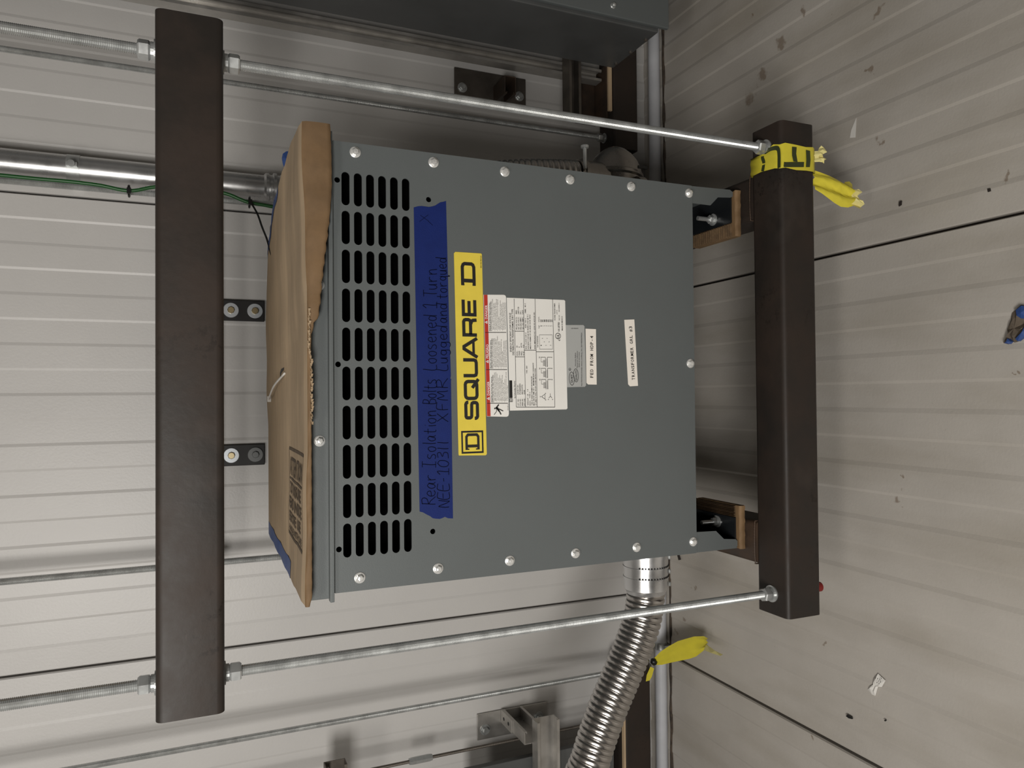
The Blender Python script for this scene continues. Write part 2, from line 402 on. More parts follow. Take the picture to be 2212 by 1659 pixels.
threaded_rod(.5775, 1.351, .215, ZC - .02, .0095, nutset, 'thick threaded rod at the right, in front, tied with yellow tape at its foot')
threaded_rod(-.4655, 1.351, .225, ZC - .02, .0095, nutset, 'thick threaded rod at the left front, passing before the flexible conduit')
threaded_rod(.5735, 2.28, .205, ZC - .02, .0095, nutset, 'thinner looking threaded rod directly beside the vertical pipe and green wire')
threaded_rod(-.4690, 2.28, .205, ZC - .02, .0095, nutset, 'threaded rod behind the left end of the cardboard')
t = thing('end_cap', (-.4655, 1.351, .2), 'small red plastic cap under the left end of the lower steel tube', 'cap')
mb = MB(); mb.lathe([(0, .004), (.001, .008), (.004, .0115), (.020, .0115)], (-.4655, 1.351, .209), (0, 0, 1), 20); mb.build('cap_shell', 'red_plastic', t, True, 40)

# ==================================================================== TRANSFORMER
TF = 1.44; TB = 2.24; TX0, TX1 = -.3755, .4975; TZ0, TZ1 = .505, 1.3475; TC = (TX0 + TX1) / 2
T = thing('transformer', (TC, (TF + TB) / 2, .381), 'large grey steel dry type transformer with slotted front and yellow name label', 'transformer')
def mesh_on_front(me, name, m, y, parent=T, bevel=0):
    "a mesh drawn in its own xy plane stands up facing the camera: x -> X, y -> Z, its z -> -Y"
    off = WLOC[parent.name]
    for v in me.vertices: v.co = Vector((v.co.x, y - v.co.z, v.co.y)) - off
    return link(name, me, m, parent)
# front panel with its slots
holes = []
def slot(cx, cz, w_, h_, n=8):
    r = h_ / 2; out = []
    for s, a0 in ((1, -90), (-1, 90)):
        for i in range(n + 1):
            a = math.radians(a0 + 180 * i / n); out.append((cx + s * (w_ / 2 - r) + r * math.cos(a), cz + r * math.sin(a)))
    return out
for i in range(10):
    for j in range(6):
        holes.append(slot(.4062 - i * .07585, 1.3255 - j * .0240 , .0655, .0158))
def ring(cx, cz, r, n=20): return [(cx + r * math.cos(2 * PI * i / n), cz + r * math.sin(2 * PI * i / n)) for i in range(n)]
for x, z in ((.4215, 1.3425 - .001), (.4010, 1.1578), (.0638, 1.3415), (-.2922, 1.3415), (-.2727, 1.1538)): holes.append(ring(x, z, .0055))
me = curve_fill(rrect(TX0, TZ0, TX1, TZ1 + .004, .003, 2), holes, .003)
mesh_on_front(me, 'front_panel', 'grey_paint', TF + .0015)
# body: sides, back, bottom, added black sheet as the shade inside
mb = MB()
mb.box((TX0 + .001, TF + .003, TZ0), (TX0 + .004, TB, TZ1)); mb.box((TX1 - .004, TF + .003, TZ0), (TX1 - .001, TB, TZ1))
mb.box((TX0 + .004, TB - .003, TZ0), (TX1 - .004, TB, TZ1)); mb.box((TX0 + .004, TF + .003, TZ0), (TX1 - .004, TB - .003, TZ0 + .003))
mb.box((TX0 + .004, TF + .0035, TZ0 + .003), (TX1 - .004, TF + .02, TZ0 + .006))
mb.build('enclosure', 'grey_paint', T)
mb = MB(); mb.box((TX0 + .01, TF + .06, TZ0 + .02), (TX1 - .01, TF + .064, TZ1 - .02)); mb.build('slot_shade', 'inside_shade', T)  # added black sheet, stands in for the darkness behind the slots
for x in (-.16, .06, .28):
    mb = MB(); mb.lathe([(0, .078), (.02, .09), (.42, .09), (.44, .078)], (x, TF + .25, .8), (0, 0, 1), 24); mb.build('coil', 'coil', T, True, 40)
# top: recessed face strip, lid, protruding drip lip
mb = MB(); mb.box((TX0 - .011, TF + .008, TZ1 + .004), (TX1 + .003, TB + .01, 1.3955)); mb.build('lid', 'grey_paint', T, bevel=.0015)
mb = MB(); mb.box((TX0 - .014, TF - .011, TZ1 + .0045), (TX1 + .014, TF + .0078, TZ1 + .0125)); mb.build('drip_lip', 'grey_paint', T, bevel=.0012)
mb = MB(); mb.box((TX0 - .013, TF + .03, TZ1 + .016), (TX0 - .0112, TF + .20, TZ1 + .044)); mb.build('lid_slot', 'inside_shade', T)
# legs
def leg(sx, outer, poly, inner):
    mb = MB(); mb.prism([(x, TF + .0035, z) for x, z in poly], (0, .0025, 0))
    xa, xb = sorted((outer, outer - sx * .003)); mb.box((xa, TF + .006, .381), (xb, TB, TZ0 + .001))
    # darker inner web behind the leg plate
    xa, xb = sorted((outer - sx * .05, outer - sx * .053)); mb.box((xa, TF + .23, .3845), (xb, TB, TZ0))
    o = mb.build('leg', 'grey_paint', T)
    xa, xb = sorted((outer - sx * .0035, inner)); mb = MB(); mb.box((xa, TF + .0085, .381), (xb, TB, .3845)); mb.box((xa, TF + .16, .3846), (xb, TF + .163, TZ0 - .001)); fo = mb.build('foot_flange', 'paint_shaded', o)  # flange and upright plate coloured near black as shade behind the leg
    bx = outer - sx * .055; by = TF + .075
    mb = MB(); mb.lathe([(0, .0055), (.052, .0055)], (bx, by, .381), (0, 0, 1), 12); hexnut(mb, (bx, by, .395), (0, 0, 1), .019, .009)
    mb.lathe([(0, .015), (.0025, .015)], (bx, by, .3846), (0, 0, 1), 20); mb.lathe([(0, .009), (.003, .009)], (bx, by, .3874), (0, 0, 1), 16)
    mb.build('anchor_bolt', 'zinc', o)
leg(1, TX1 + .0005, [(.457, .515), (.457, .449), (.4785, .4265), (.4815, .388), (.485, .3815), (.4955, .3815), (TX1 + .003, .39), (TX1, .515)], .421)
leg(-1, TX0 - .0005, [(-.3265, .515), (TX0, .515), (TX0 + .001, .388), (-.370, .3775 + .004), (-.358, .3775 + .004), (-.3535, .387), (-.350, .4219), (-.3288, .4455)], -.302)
# screws
def screw(x, z, y=TF, parent=T, r=.0108, m='zinc_bright', sgn=-1):
    mb = MB(); d = (0, sgn, 0)
    mb.lathe([(0, r), (.0014, r), (.0024, r * .82)], (x, y, z), d, 20)
    a = random.uniform(0, PI)
    n = 6; prof = [(.002, .0070), (.0072, .0070), (.0090, .0054), (.0096, .0022)]
    k = len(mb.v); mb.lathe(prof, (x, y, z), d, 6)
    R_ = Matrix.Rotation(a, 3, 'Y'); c = Vector((x, y, z))
    for i in range(k, len(mb.v)): mb.v[i] = c + R_ @ (mb.v[i] - c)
    return mb.build('screw', m, parent)
for x, z in ((.4794, 1.3067), (.478, 1.1474), (.4766, .9898), (.4767, .8336), (.4777, .6758), (.4785, .5150), (-.3504, 1.3021), (-.3483, 1.1436), (-.3475, .9857), (-.3462, .829), (-.347, .6719), (-.3478, .5155), (.0733, .5170)):
    screw(x, z)
for x in (-.0832, .2164): screw(x, 1.376, TF + .008)
# a little black gap beside the lower right screw is the panel notch
# ---- labels on the front panel
def FP(x, y, k=0.0): p = atY(x, y, TF - .0009 - k); return p
FN = (0, -1, 0)
def plate_label(name, pts, m, k=0.0, th=.0006, parent=T):
    mb = MB(); P = [FP(x, y, k) for x, y in pts]
    mb.prism([p + Vector((0, th, 0)) for p in P], (0, -th, 0))
    return mb.build(name, m, parent)
def flabel(mb, body, x, y0, y1, hpx, k=.0006, bold=0.0):
    "text whose baseline is at photo column x running from row y0 to y1 on the front panel; hpx capital height"
    a = FP(x, y0, k); b = FP(x, y1, k); h = (FP(x - hpx, y0, k) - a).length
    put_text(mb, body, a, b, h, FN, bold)
# yellow name label
LY = plate_label('name_label', [(991.5, 984), (990.6, 981), (980.6, 547), (983.5, 544), (1039.5, 547.5), (1041, 550), (1051.6, 981), (1049, 983.5)], 'label_yellow')
LY['label'] = 'long yellow label with black wide lettering and square emblem'
mb = MB()
def maplabel(u, v):          # u along the label 0..1 left to right, v 0..1 bottom to top
    a = Vector((-.1225, 1.0365)); 
    X = -.1225 + u * .4206; z = 1.0362 + v * .0610 + u * .0082
    return Vector((X, TF - .0016, z))
Wl, Hl = .4206, .0610
SK = [0]
def S(pts, cx0, cx1, closed=False, wd=.0069):
    SK[0] += 1; dk = Vector((0, -SK[0] * .00003, 0))
    "pts in a 0..1 letter cell; cx0..cx1 along the label in metres; letter height .0325 from v=.235"
    q = [((cx0 + p[0] * (cx1 - cx0)) , .0150 + p[1] * .0317) for p in pts]
    ribbon(mb, q, wd, lambda a, b: maplabel(a / Wl, b / Hl) + dk, closed, 0)
def rr(x0, y0, x1, y1, r, n=3, asp=1.25):
    return [((x), y) for x, y in [(x1 - r * asp * (1 - math.cos(a)) , y) for x, y, a in []]]
def arcrect(x0, y0, x1, y1, rx, ry, n=3):
    out = []
    for cx, cy, a0 in ((x1 - rx, y0 + ry, -90), (x1 - rx, y1 - ry, 0), (x0 + rx, y1 - ry, 90), (x0 + rx, y0 + ry, 180)):
        for i in range(n + 1):
            a = math.radians(a0 + 90 * i / n); out.append((cx + rx * math.cos(a), cy + ry * math.sin(a)))
    return out
def yy(px): return atY(1018, px, TF).x + .1225
e = .10
# S
S([(.98, .72), (.98, .80), (.94, .86), (.86, .9), (.14, .9), (.07, .86), (.05, .78), (.05, .62), (.09, .54), (.16, .51), (.84, .49), (.92, .46), (.96, .38), (.96, .22), (.93, .14), (.86, .1), (.14, .1), (.06, .14), (.02, .22), (.02, .30)], yy(904.5), yy(868.5))
# Q
S(arcrect(.05, .1, .90, .9, .16, .2), yy(863), yy(820), True)
S([(.58, .42), (1.02, -.02)], yy(863), yy(820))
# U
S([(.07, 1), (.07, .26), (.11, .14), (.22, .1), (.78, .1), (.89, .14), (.93, .26), (.93, 1)], yy(814.5), yy(775))
# A
S([(.0, 0), (.44, .92), (.56, .92), (1.0, 0)], yy(772), yy(731)); S([(.2, .26), (.8, .26)], yy(772), yy(731), wd=.0055)
# R
S([(.08, 0), (.08, .9), (.82, .9), (.9, .85), (.93, .76), (.93, .56), (.89, .47), (.82, .43), (.12, .43)], yy(727), yy(688.5)); S([(.70, .40), (.84, .36), (.90, .26), (.92, 0)], yy(727), yy(688.5))
# E
S([(1, .9), (.08, .9), (.08, .1), (1, .1)], yy(683), yy(648.5)); S([(.1, .5), (.93, .5)], yy(683), yy(648.5))
# D with slab feet
S([(0, .9), (.80, .9), (.90, .84), (.94, .74), (.94, .26), (.90, .16), (.80, .1), (0, .1)], yy(617), yy(568)); S([(.2, .95), (.2, .05)], yy(617), yy(568), wd=.0075)
S([(.02, .78), (.02, 1.0)], yy(617), yy(568), wd=.003); S([(.02, 0), (.02, .22)], yy(617), yy(568), wd=.003)
# square emblem: frame with a slab D
q0, q1 = yy(979), yy(931)
S([(.03, -.20), (.97, -.20), (.97, 1.22), (.03, 1.22)], q0, q1, True, .0034)
S([(.17, .92), (.74, .92), (.83, .82), (.83, .2), (.74, .1), (.17, .1)], q0, q1, wd=.0052); S([(.32, .95), (.32, .06)], q0, q1, wd=.0056)
S([(.18, .74), (.18, 1.0)], q0, q1, wd=.0022); S([(.18, .02), (.18, .28)], q0, q1, wd=.0022)
flabel(mb, '60118-707-01', 1040.3, 579, 553, 3.0, .0008)
mb.build('lettering', 'ink', LY)
# danger label
D_ = plate_label('warning_label', [(1051.8, 899.5), (1044.2, 636.5), (1088, 636.8), (1091.5, 638), (1093.2, 642), (1099.3, 894), (1098, 898.5), (1094.5, 900.3)], 'label_white', .0002)
D_['label'] = 'white warning label with red heading strip'
mb = MB(); mb.vf([FP(1052, 899, .0009), FP(1059.7, 899.3, .0009), FP(1053, 637, .0009), FP(1045.0, 636.9, .0009)], [(0, 1, 2, 3)]); mb.build('red_strip', 'label_red', D_)
mi = MB()
for y0, body in ((855, 'DANGER'), (775, 'PELIGRO'), (690, 'DANGER')):
    mw = MB(); f = (y0 - 636) / 263; xx = 1051.3 + f * 7.3
    flabel(mw, body, xx, y0 - 1, y0 - 31, 5.2, .0013, .01)
    a = FP(xx, y0 + 9.5, .0013); b = FP(xx, y0 + 2.5, .0013); c = FP(xx - 6, y0 + 6, .0013); mw.vf([a, b, c], [(0, 1, 2)])
    strip(mi, FP(xx - 1.2, y0 + 6, .0016), FP(xx - 4, y0 + 6, .0016), .0009, FN); mw.build('heading', 'ink_white', D_)
for y in (718.2, 798.5, 871.3):
    f = (y - 636) / 263; strip(mi, FP(1045.5 + f * 7.3, y, .0012), FP(1091.5 + f * 6.5, y, .0012), .0011, FN)
cols = [(869, 801, ["HAZARD OF ELECTRIC SHOCK,", "EXPLOSION, OR ARC FLASH", "Apply appropriate personal protective equipment", "(PPE) and follow safe electrical work practices.", "This equipment must be installed and serviced", "only by qualified electrical personnel.", "Turn off all power supplying this equipment", "before working on or inside equipment.", "Always use a properly rated voltage sensing", "device to confirm power is off.", "Replace all devices, doors and covers", "Failure to follow these instructions will result", "in death or serious injury."]),
        (796, 721, ["PELIGRO DE DESCARGA ELECTRICA,", "EXPLOSION O DESTELLO POR ARQUEO", "Utilice equipo de proteccion personal (EPP)", "apropiado y siga las practicas de seguridad", "Solamente el personal electrico calificado", "debe instalar y prestar servicio a este equipo.", "Desenergice el equipo antes de realizar", "cualquier trabajo dentro o fuera de el.", "Siempre utilice un dispositivo detector de", "tension nominal adecuado.", "Vuelva a colocar todos los dispositivos,", "El incumplimiento de estas instrucciones", "podra causar la muerte o lesiones serias."]),
        (715, 640, ["RISQUE D'ELECTROCUTION,", "D'EXPLOSION OU D'ECLAIR D'ARC", "Portez un equipement de protection personnelle", "(EPP) approprie et observez les methodes", "Seul un personnel qualifie doit effectuer", "l'installation et l'entretien de cet appareil.", "Coupez toutes les alimentations de l'appareil", "avant d'y travailler.", "Utilisez toujours un dispositif de detection", "de tension a valeur nominale appropriee", "Replacez tous les dispositifs, les portes", "Si ces directives ne sont pas respectees,", "cela entrainera la mort ou des blessures."])]
for y0, y1, lines in cols:
    for i, s in enumerate(lines):
        f = (y0 - 636) / 263; xx = 1056.8 + f * 7.2 + i * 2.78
        frac = (.82 if i == 0 else .86 if i == 1 else min(1, len(s) / 50))
        bold = .012 if i < 2 else 0
        flabel(mi, s, xx, y0 - (0 if i < 2 else 3), y0 - (y0 - y1) * frac, 2.3 if i < 2 else 1.7, .0012, bold)
        if i in (2, 4, 6, 8, 10): flabel(mi, '*', xx + .5, y0, y0 - 1.6, 2, .0012, .02)
# falling figure pictogram
def fstroke(pts, wd): ribbon(mi, [(p.x, p.z) for p in (FP(x, y) for x, y in pts)], wd, lambda a, b: Vector((a, TF - .0022, b)))
fstroke([(1077, 874), (1071.5, 881), (1074, 884), (1078, 889)], .0026); fstroke([(1072, 881.5), (1072, 889), (1067, 896)], .0012)
fstroke([(1074.5, 882), (1082, 895.5)], .0024); fstroke([(1076, 883), (1086.5, 888)], .0018); fstroke([(1070.5, 881), (1075.5, 882)], .0036)
p = FP(1068.5, 882.5); mi.vf([Vector((p.x + .0017 * math.cos(a), TF - .0022, p.z + .0017 * math.sin(a))) for a in [i * PI / 5 for i in range(10)]], [list(range(10))])
flabel(mi, '43076-887-02', 1098, 887, 873, 1.7, .0012)
mi.build('fine_print', 'ink', D_)
# rating plate
R_P = plate_label('rating_label', [(1101.5, 887), (1094.6, 643), (1218.5, 648), (1220.8, 650), (1225.8, 882), (1223.5, 884.3)], 'label_white', -.0001)
R_P['label'] = 'large white rating label with winding diagram'
mb = MB(); KK = .0008
def xs(x, y): return x + (y - 645) / 241 * 5.0       # columns of the label lean a little in the photo
def rule(x0, y0, x1, y1, wd=.0009): strip(mb, FP(xs(x0, y0), y0, KK), FP(xs(x1, y1), y1, KK), wd, FN)
def tx(body, x, y0, y1, h, bold=0): 
    a = FP(xs(x, y0), y0, KK); b = FP(xs(x, y1), y1, KK); put_text(mb, body, a, b, (FP(x - h, y0, KK) - FP(x, y0, KK)).length, FN, bold)
for x in (1110.5, 1130.5, 1155.8, 1193.8): rule(x, 879.5, x, 645.5)
rule(1110.5, 879.5, 1193.8, 879.5)
for x0, x1, y in ((1110.5, 1130.5, 771), (1110.5, 1130.5, 715.5), (1130.5, 1155.8, 756.5), (1155.8, 1193.8, 760)): rule(x0, y, x1, y)
tx('ENERGY EFFICIENT LOW VOLTAGE', 1102.8, 760, 676, 3.8, .006); tx('DISTRIBUTION TRANSFORMER, DRY TYPE', 1108, 767, 668, 3.8, .006)
mb.vf([FP(xs(1096.3, 860), 860, KK), FP(xs(1102.6, 860), 860, KK), FP(xs(1102.6, 822), 822, KK), FP(xs(1096.3, 822), 822, KK)], [(0, 1, 2, 3)])
rule(1096.8, 868, 1096.8, 861.8); rule(1102.5, 868, 1102.5, 861.8); rule(1096.8, 868, 1102.5, 868); rule(1096.8, 861.8, 1102.5, 861.8); tx('D', 1101.5, 866.7, 863.2, 3.6, .02)
tx('by Schneider Electric', 1109.3, 860, 823, 3.2)
for i, (a, b, y1) in enumerate((('CAT. NO. :', 'EX45T3H', 832), ('STYLE NO. :', 'PVS800003', 829), ('SERIAL NO. :', '0063223722', 831), ('DATE CODE :', '2238', 843))):
    x = 1116 + i * 4.6; tx(a, x, 877, 860, 2.9, .004); tx(b, x, 852, y1, 2.9, .004)
for i, (a, b, y1) in enumerate((('KVA :', '45', 747), ('PHASE :', '3', 749), ('FREQ. :', '60 Hz', 741), ('% IZ :', '4.16', 745))):
    x = 1116 + i * 4.6; tx(a, x, 768, 757, 2.9, .004); tx(b, x, 751, y1, 2.9, .004)
for i, (a, b, y1) in enumerate((('PRI (H) VOLTS :', '480D', 670), ('SEC (X) VOLTS :', '208Y/120', 663), ('PRI (H) AMPS :', '54.1', 672), ('SEC (X) AMPS :', '124.9', 670))):
    x = 1116 + i * 4.6; tx(a, x, 712, 684, 2.9, .004); tx(b, x, 679, y1, 2.9, .004)
for s, x, y0, y1 in (('WEIGHT  LB    1.4', 1137, 876, 841), ('ENCL. : TYPE 2', 1141.5, 876, 847), ('TYPE OF WHEN THERMISTOR INSTALLED', 1146, 876, 813), ('MAX ABOVE AMB. 40 C   MINIMUM REAR CLEARANCE', 1150, 876, 784), ('OF 6 MIN TO WALL OR ANY OTHER OBSTRUCTIONS', 1154.3, 876, 796), ('TYPE : DRY', 1136, 807, 790),
                     ('INS. CLASS 220 C       RISE 150 C', 1135.5, 754, 687), ('AMB.  40 C', 1135.5, 677, 655), ('EFFICIENCY DOE @ 35% 98.40% LOAD @ 75 C', 1140.3, 754, 679), ('MEETS NEMA ST-20 AND DOE 2016', 1145, 754, 680), ('BASIC IMPEDANCE NO. 63350-502-46201201-001', 1154.5, 754, 675)):
    tx(s, x, y0, y1, 2.7, .004)
tx('TAP', 1164.5, 710, 703, 2.6); tx('VOLTS', 1164.5, 696, 685, 2.6)
for i in range(7):
    tx(str(i + 1), 1168.8 + i * 3.9, 705, 703.4, 2.4); tx(('504', '492', '480', '468', '456', '444', '432')[i], 1169 + i * 3.9, 696, 690.5, 2.7, .02)
tx('TAP POSITIONS', 1160.5, 751, 726, 2.3, .01)
for a in ((1163.5, 754.5, 1191.5, 754.5), (1163.5, 723.5, 1191.5, 723.5), (1163.5, 754.5, 1163.5, 723.5), (1191.5, 754.5, 1191.5, 723.5)): rule(*a, .0005)
for x, y, s in ((1168, 747, '1'), (1178.5, 747, '2'), (1188.5, 747, '3'), (1175, 739.5, '4'), (1185.5, 739.5, '5'), (1171, 732, '6'), (1181.5, 732, '7')): tx(s, x, y, y - 1.6, 2.6)
# winding diagram
for c in (829, 805, 781):
    rule(1175.5, c + 12, 1175.5, c - 9, .0009); rule(1163, c + 6, 1163, c + 6.5, .002) if False else None
    for j in range(7): rule(1170, c + 9 - j * 1.9, 1175.5, c + 9 - j * 1.9, .0006)
    rule(1165, c - 9, 1175.5, c - 9, .0008); rule(1166, c + 1, 1166, c - 8, .0006); rule(1166, c + 1, 1170, c + 1, .0006)
    rule(1179.5, c + 12, 1179.5, c - 9, .0009)
    for j in range(9): rule(1177.5, c + 11 - j * 2, 1179.5, c + 11 - j * 2, .0006)
    rule(1179.5, c - 9, 1187, c - 9, .0008)
    tx('H', 1163.8, c - 7.5, c - 10, 2.6, .02); tx('X', 1190, c - 7.5, c - 10, 2.6, .02)
for a in ((1165.5, 857, 1173, 851.5), (1165.5, 857, 1173, 862.5), (1173, 851.5, 1173, 862.5), (1181, 860, 1184.5, 856), (1188, 860, 1184.5, 856)): rule(*a, .0008)
rule(1184.5, 856, 1184.5, 850, .0008)
for x, y in ((1162.8, 857), (1174, 864), (1174, 850), (1180, 863), (1189, 863)): tx('o', x + 1, y + 1, y - 1, 3, .02)
tx('POWER TRANSFORMER', 1199, 692, 655, 2.6, .004); tx('LOT N', 1203.5, 679, 670, 2.4); tx('NO 5/5', 1208.5, 692, 681, 2.6); tx('2021220501-1', 1208.5, 674, 655, 2.6); tx('MADE IN MEXICO', 1214.5, 714, 683, 2.8, .004)
tx('US LISTED', 1207.5, 716, 696, 3.6, .012); tx('c', 1208, 736.5, 733.5, 5, .02)
p = FP(xs(1203.8, 726), 726, KK)
ribbon(mb, [(p.x + .0062 * math.cos(a), p.z + .0062 * math.sin(a)) for a in [i * PI / 12 for i in range(24)]], .0011, lambda a, b: Vector((a, p.y, b)), True)
tx('UL', 1206.6, 730.5, 722, 5.4, .015)
mb.build('fine_print', 'ink', R_P)
# silver manual label (square code left out)
QL = plate_label('manual_label', [(1225, 836.5), (1221.6, 702), (1260, 702), (1262.5, 704.5), (1266, 832.5), (1263.5, 835.5)], 'label_silver', -.00015)
QL['label'] = 'silver grey label with two interlocking ovals'
mb = MB(); KK = .0007
def oval(cx, cy, rx, ry, rot_, wd):
    p = FP(cx, cy, KK); c, s_ = math.cos(rot_), math.sin(rot_)
    ribbon(mb, [(p.x + rx * math.cos(a) * c - ry * math.sin(a) * s_, p.z + rx * math.cos(a) * s_ + ry * math.sin(a) * c) for a in [i * PI / 14 for i in range(28)]], wd, lambda a, b: Vector((a, p.y, b)), True)
oval(1235.2, 818, .0145, .0062, .05, .0009); oval(1244.3, 811, .0145, .0060, .05, .0009); oval(1231, 798, .0026, .0026, 0, .0006)
xs_ = xs
def tq(body, x, y0, y1, h, bold=0): flabel(mb, body, x, y0, y1, h, KK, bold)
tq('QUIET', 1237.2, 827, 809, 4.2, .004); tq('QUALITY', 1246.6, 822, 800, 4.2, .004); tq('R', 1232.4, 799.2, 797, 2.6)
tq('Instruction Bulletin', 1244, 791, 762, 2.4); tq('Manuel de l\'utilisateur', 1248, 795, 758, 2.4); tq('Boletin de instrucciones', 1252, 793, 761, 2.4)
tq('http://download.schneider-electric.com/files?p_Doc_Ref=HRB3839902H', 1257.5, 834, 719, 2.3, .004); tq('HRB3839902', 1236, 716, 700 + 6, 2) if False else None
a = FP(1241, 706.8, KK); 
put_text(mb, 'EHRB3B1E0T', FP(1249, 708.5, KK), FP(1233.5, 708.5, KK), .0022, FN)
mb.build('lettering', 'ink', QL)
# two printed tape labels
for pts, body, base, y0, y1, lab in (([(1270.5, 830.5), (1267, 827), (1265, 710), (1287.3, 711), (1289, 830.8)], 'FED FROM HDP-4', 1281.5, 816.5, 725, 'lower cream printed strip right beneath the silver label'),
                                     ([(1361, 834.5), (1357, 830), (1348.7, 690.8), (1370.2, 690), (1378.2, 833.5)], 'TRANSFORMER GRL #3', None, 821, 704, 'separate cream printed strip lowest on the front')):
    P_ = plate_label('tape_label', pts, 'label_tape'); P_['label'] = lab
    mb = MB()
    words = body.split(' ')
    total = len(body)
    for wi, wd in enumerate(words):
        s0 = body.index(wd); 
        for ci, ch in enumerate(wd):
            f0 = (s0 + ci + .08) / total; f1 = (s0 + ci + .84) / total
            if ch == '-': f0 += .012; f1 -= .012
            if ch in '1': f0 += .01
            yA = y0 + (y1 - y0) * f0; yB = y0 + (y1 - y0) * f1
            def bx_(y): return base if base else 1364.2 + (y - 690) / 144 * 8.2
            A = FP(bx_(yA), yA, .0007); Bp = FP(bx_(yB), yB, .0007)
            h = .0082 if ch != '-' else .0082
            put_text(mb, ch, A, Bp, h, FN, .012)
    mb.build('lettering', 'ink', P_)
# blue masking tape with handwriting
tp = [(893.7, 448)] + [(893.7 + (906.5 - 893.7) * f, 448 + (1105 - 448) * f) for f in (.25, .5, .75)] + [(906.5, 1105), (914, 1107), (921, 1111), (929, 1115), (935, 1119.5), (942, 1120.5), (950, 1121), (956, 1119), (961, 1116.5), (968, 1119.5), (978.5, 1120)]
tp += [(978.5 + (974.2 - 978.5) * f, 1120 + (822 - 1120) * f) for f in (.4, .8, 1)] + [(975, 819), (972.8, 818), (974, 812)] + [(973 + (963.5 - 973) * f, 812 + (434 - 812) * f) for f in (.3, .6, .9, 1)]
tp += [(962, 434.5), (957, 436), (951, 437), (946, 440), (940, 444), (933, 446), (926, 447), (919, 446), (911, 445), (903, 445.5)]
BT = plate_label('masking_tape', tp, 'blue_tape', -.0003, .0003); BT['label'] = 'dark blue masking tape strip with handwriting'
G = {'R': [[(0, 0), (.02, .5), (.0, 1)], [(0, .98), (.35, 1.02), (.5, .85), (.4, .62), (.05, .5), (.3, .35), (.62, .0)]], 'e': [[(.05, .3), (.42, .36), (.4, .55), (.2, .62), (.03, .4), (.08, .12), (.3, .02), (.5, .12)]],
     'a': [[(.42, .5), (.2, .6), (.02, .35), (.1, .05), (.3, .1), (.44, .5), (.42, .15), (.52, .02)]], 'r': [[(.05, .58), (.08, .0)], [(.08, .35), (.25, .56), (.45, .55)]],
     'I': [[(.0, 1), (.55, 1)], [(.28, 1), (.28, 0)], [(0, 0), (.55, 0)]], 's': [[(.42, .58), (.15, .6), (.05, .42), (.35, .28), (.4, .1), (.2, .0), (.0, .06)]],
     'o': [[(.25, .58), (.04, .4), (.08, .08), (.3, .0), (.46, .25), (.4, .52), (.22, .58)]], 'l': [[(.08, 1.0), (.1, .0)]], 't': [[(.2, .9), (.2, .08), (.35, .0)], [(.0, .58), (.45, .6)]],
     'i': [[(.08, .55), (.1, .0)], [(.08, .78), (.1, .82)]], 'n': [[(.04, .58), (.06, .0)], [(.06, .35), (.25, .58), (.42, .45), (.46, .0)]], 'B': [[(0, 1), (.02, 0)], [(0, 1), (.4, .92), (.35, .6), (.04, .52), (.5, .4), (.46, .08), (.02, .0)]],
     'L': [[(.08, 1), (.05, .05), (.5, .0)]], 'd': [[(.42, .5), (.15, .58), (.02, .3), (.12, .04), (.36, .1), (.46, .5)], [(.48, 1), (.46, .0)]], '1': [[(.0, .78), (.25, 1.0), (.25, .0)], [(.0, .0), (.5, .0)]], '|': [[(.1, 1.0), (.1, .0)]],
     'T': [[(.0, .98), (.6, 1.0)], [(.3, 1), (.28, 0)]], 'u': [[(.02, .58), (.05, .12), (.22, .0), (.4, .2), (.42, .58), (.44, .0)]], 'N': [[(.03, 0), (.02, .8), (.1, .85), (.42, .05), (.5, .1), (.5, .95)]],
     'E': [[(.5, 1), (.03, .98), (.02, 0), (.52, .0)], [(.03, .52), (.42, .54)]], '-': [[(.05, .45), (.3, .48)]], '0': [[(.25, 1), (.03, .7), (.06, .15), (.28, .0), (.48, .3), (.45, .8), (.24, 1)]],
     '3': [[(.02, .95), (.35, 1), (.42, .75), (.15, .55), (.46, .4), (.4, .08), (.0, .02)]], 'X': [[(.0, 1), (.55, 0)], [(.52, 1), (.0, .0)]], 'F': [[(.5, 1), (.04, .98), (.03, 0)], [(.04, .52), (.4, .54)]],
     'M': [[(.0, 0), (.08, .95), (.3, .35), (.52, .95), (.62, 0)]], 'g': [[(.42, .5), (.15, .58), (.04, .3), (.2, .08), (.4, .2), (.44, .55), (.42, -.12), (.2, -.26), (.02, -.2)]],
     'q': [[(.42, .5), (.15, .58), (.04, .3), (.2, .08), (.4, .2), (.44, .58), (.42, -.22), (.52, -.12)]]}
mb = MB()
def write(word, ya, yb, base, cap):
    adv = {'M': .85, 'i': .3, 'l': .32, '1': .62, '-': .55, '|': .45, 'I': .8, 'X': .8}
    tot = sum(adv.get(c, .66) for c in word) - .12; x = 0
    for c in word:
        for st in G[c]:
            pts = []
            for (u, v) in spline([(a, b, 0) for a, b in st], 5) if False else [(q.x, q.y) for q in spline([Vector((a, b, 0)) for a, b in st], 5)]:
                y = ya + (yb - ya) * (x + u) / tot; p = FP(base(y) - v * cap, y + .6 * math.sin(v * 5)); pts.append((p.x, p.z))
            ribbon(mb, pts, .00135, lambda a, b: Vector((a, TF - .0012, b)))
        x += adv.get(c, .66)
b1 = lambda y: 940.5 + (1089 - y) / 511 * 3.5
b2 = lambda y: 970.0 - (1097 - y) / 547 * 5.5
for wd, a, b in (('Rear', 1089, 1024), ('Isolation', 1010, 886), ('Bolts', 872, 818), ('Loosened', 800, 680), ('1', 666, 652), ('Turn', 641, 580)): write(wd, a, b, b1, 29)
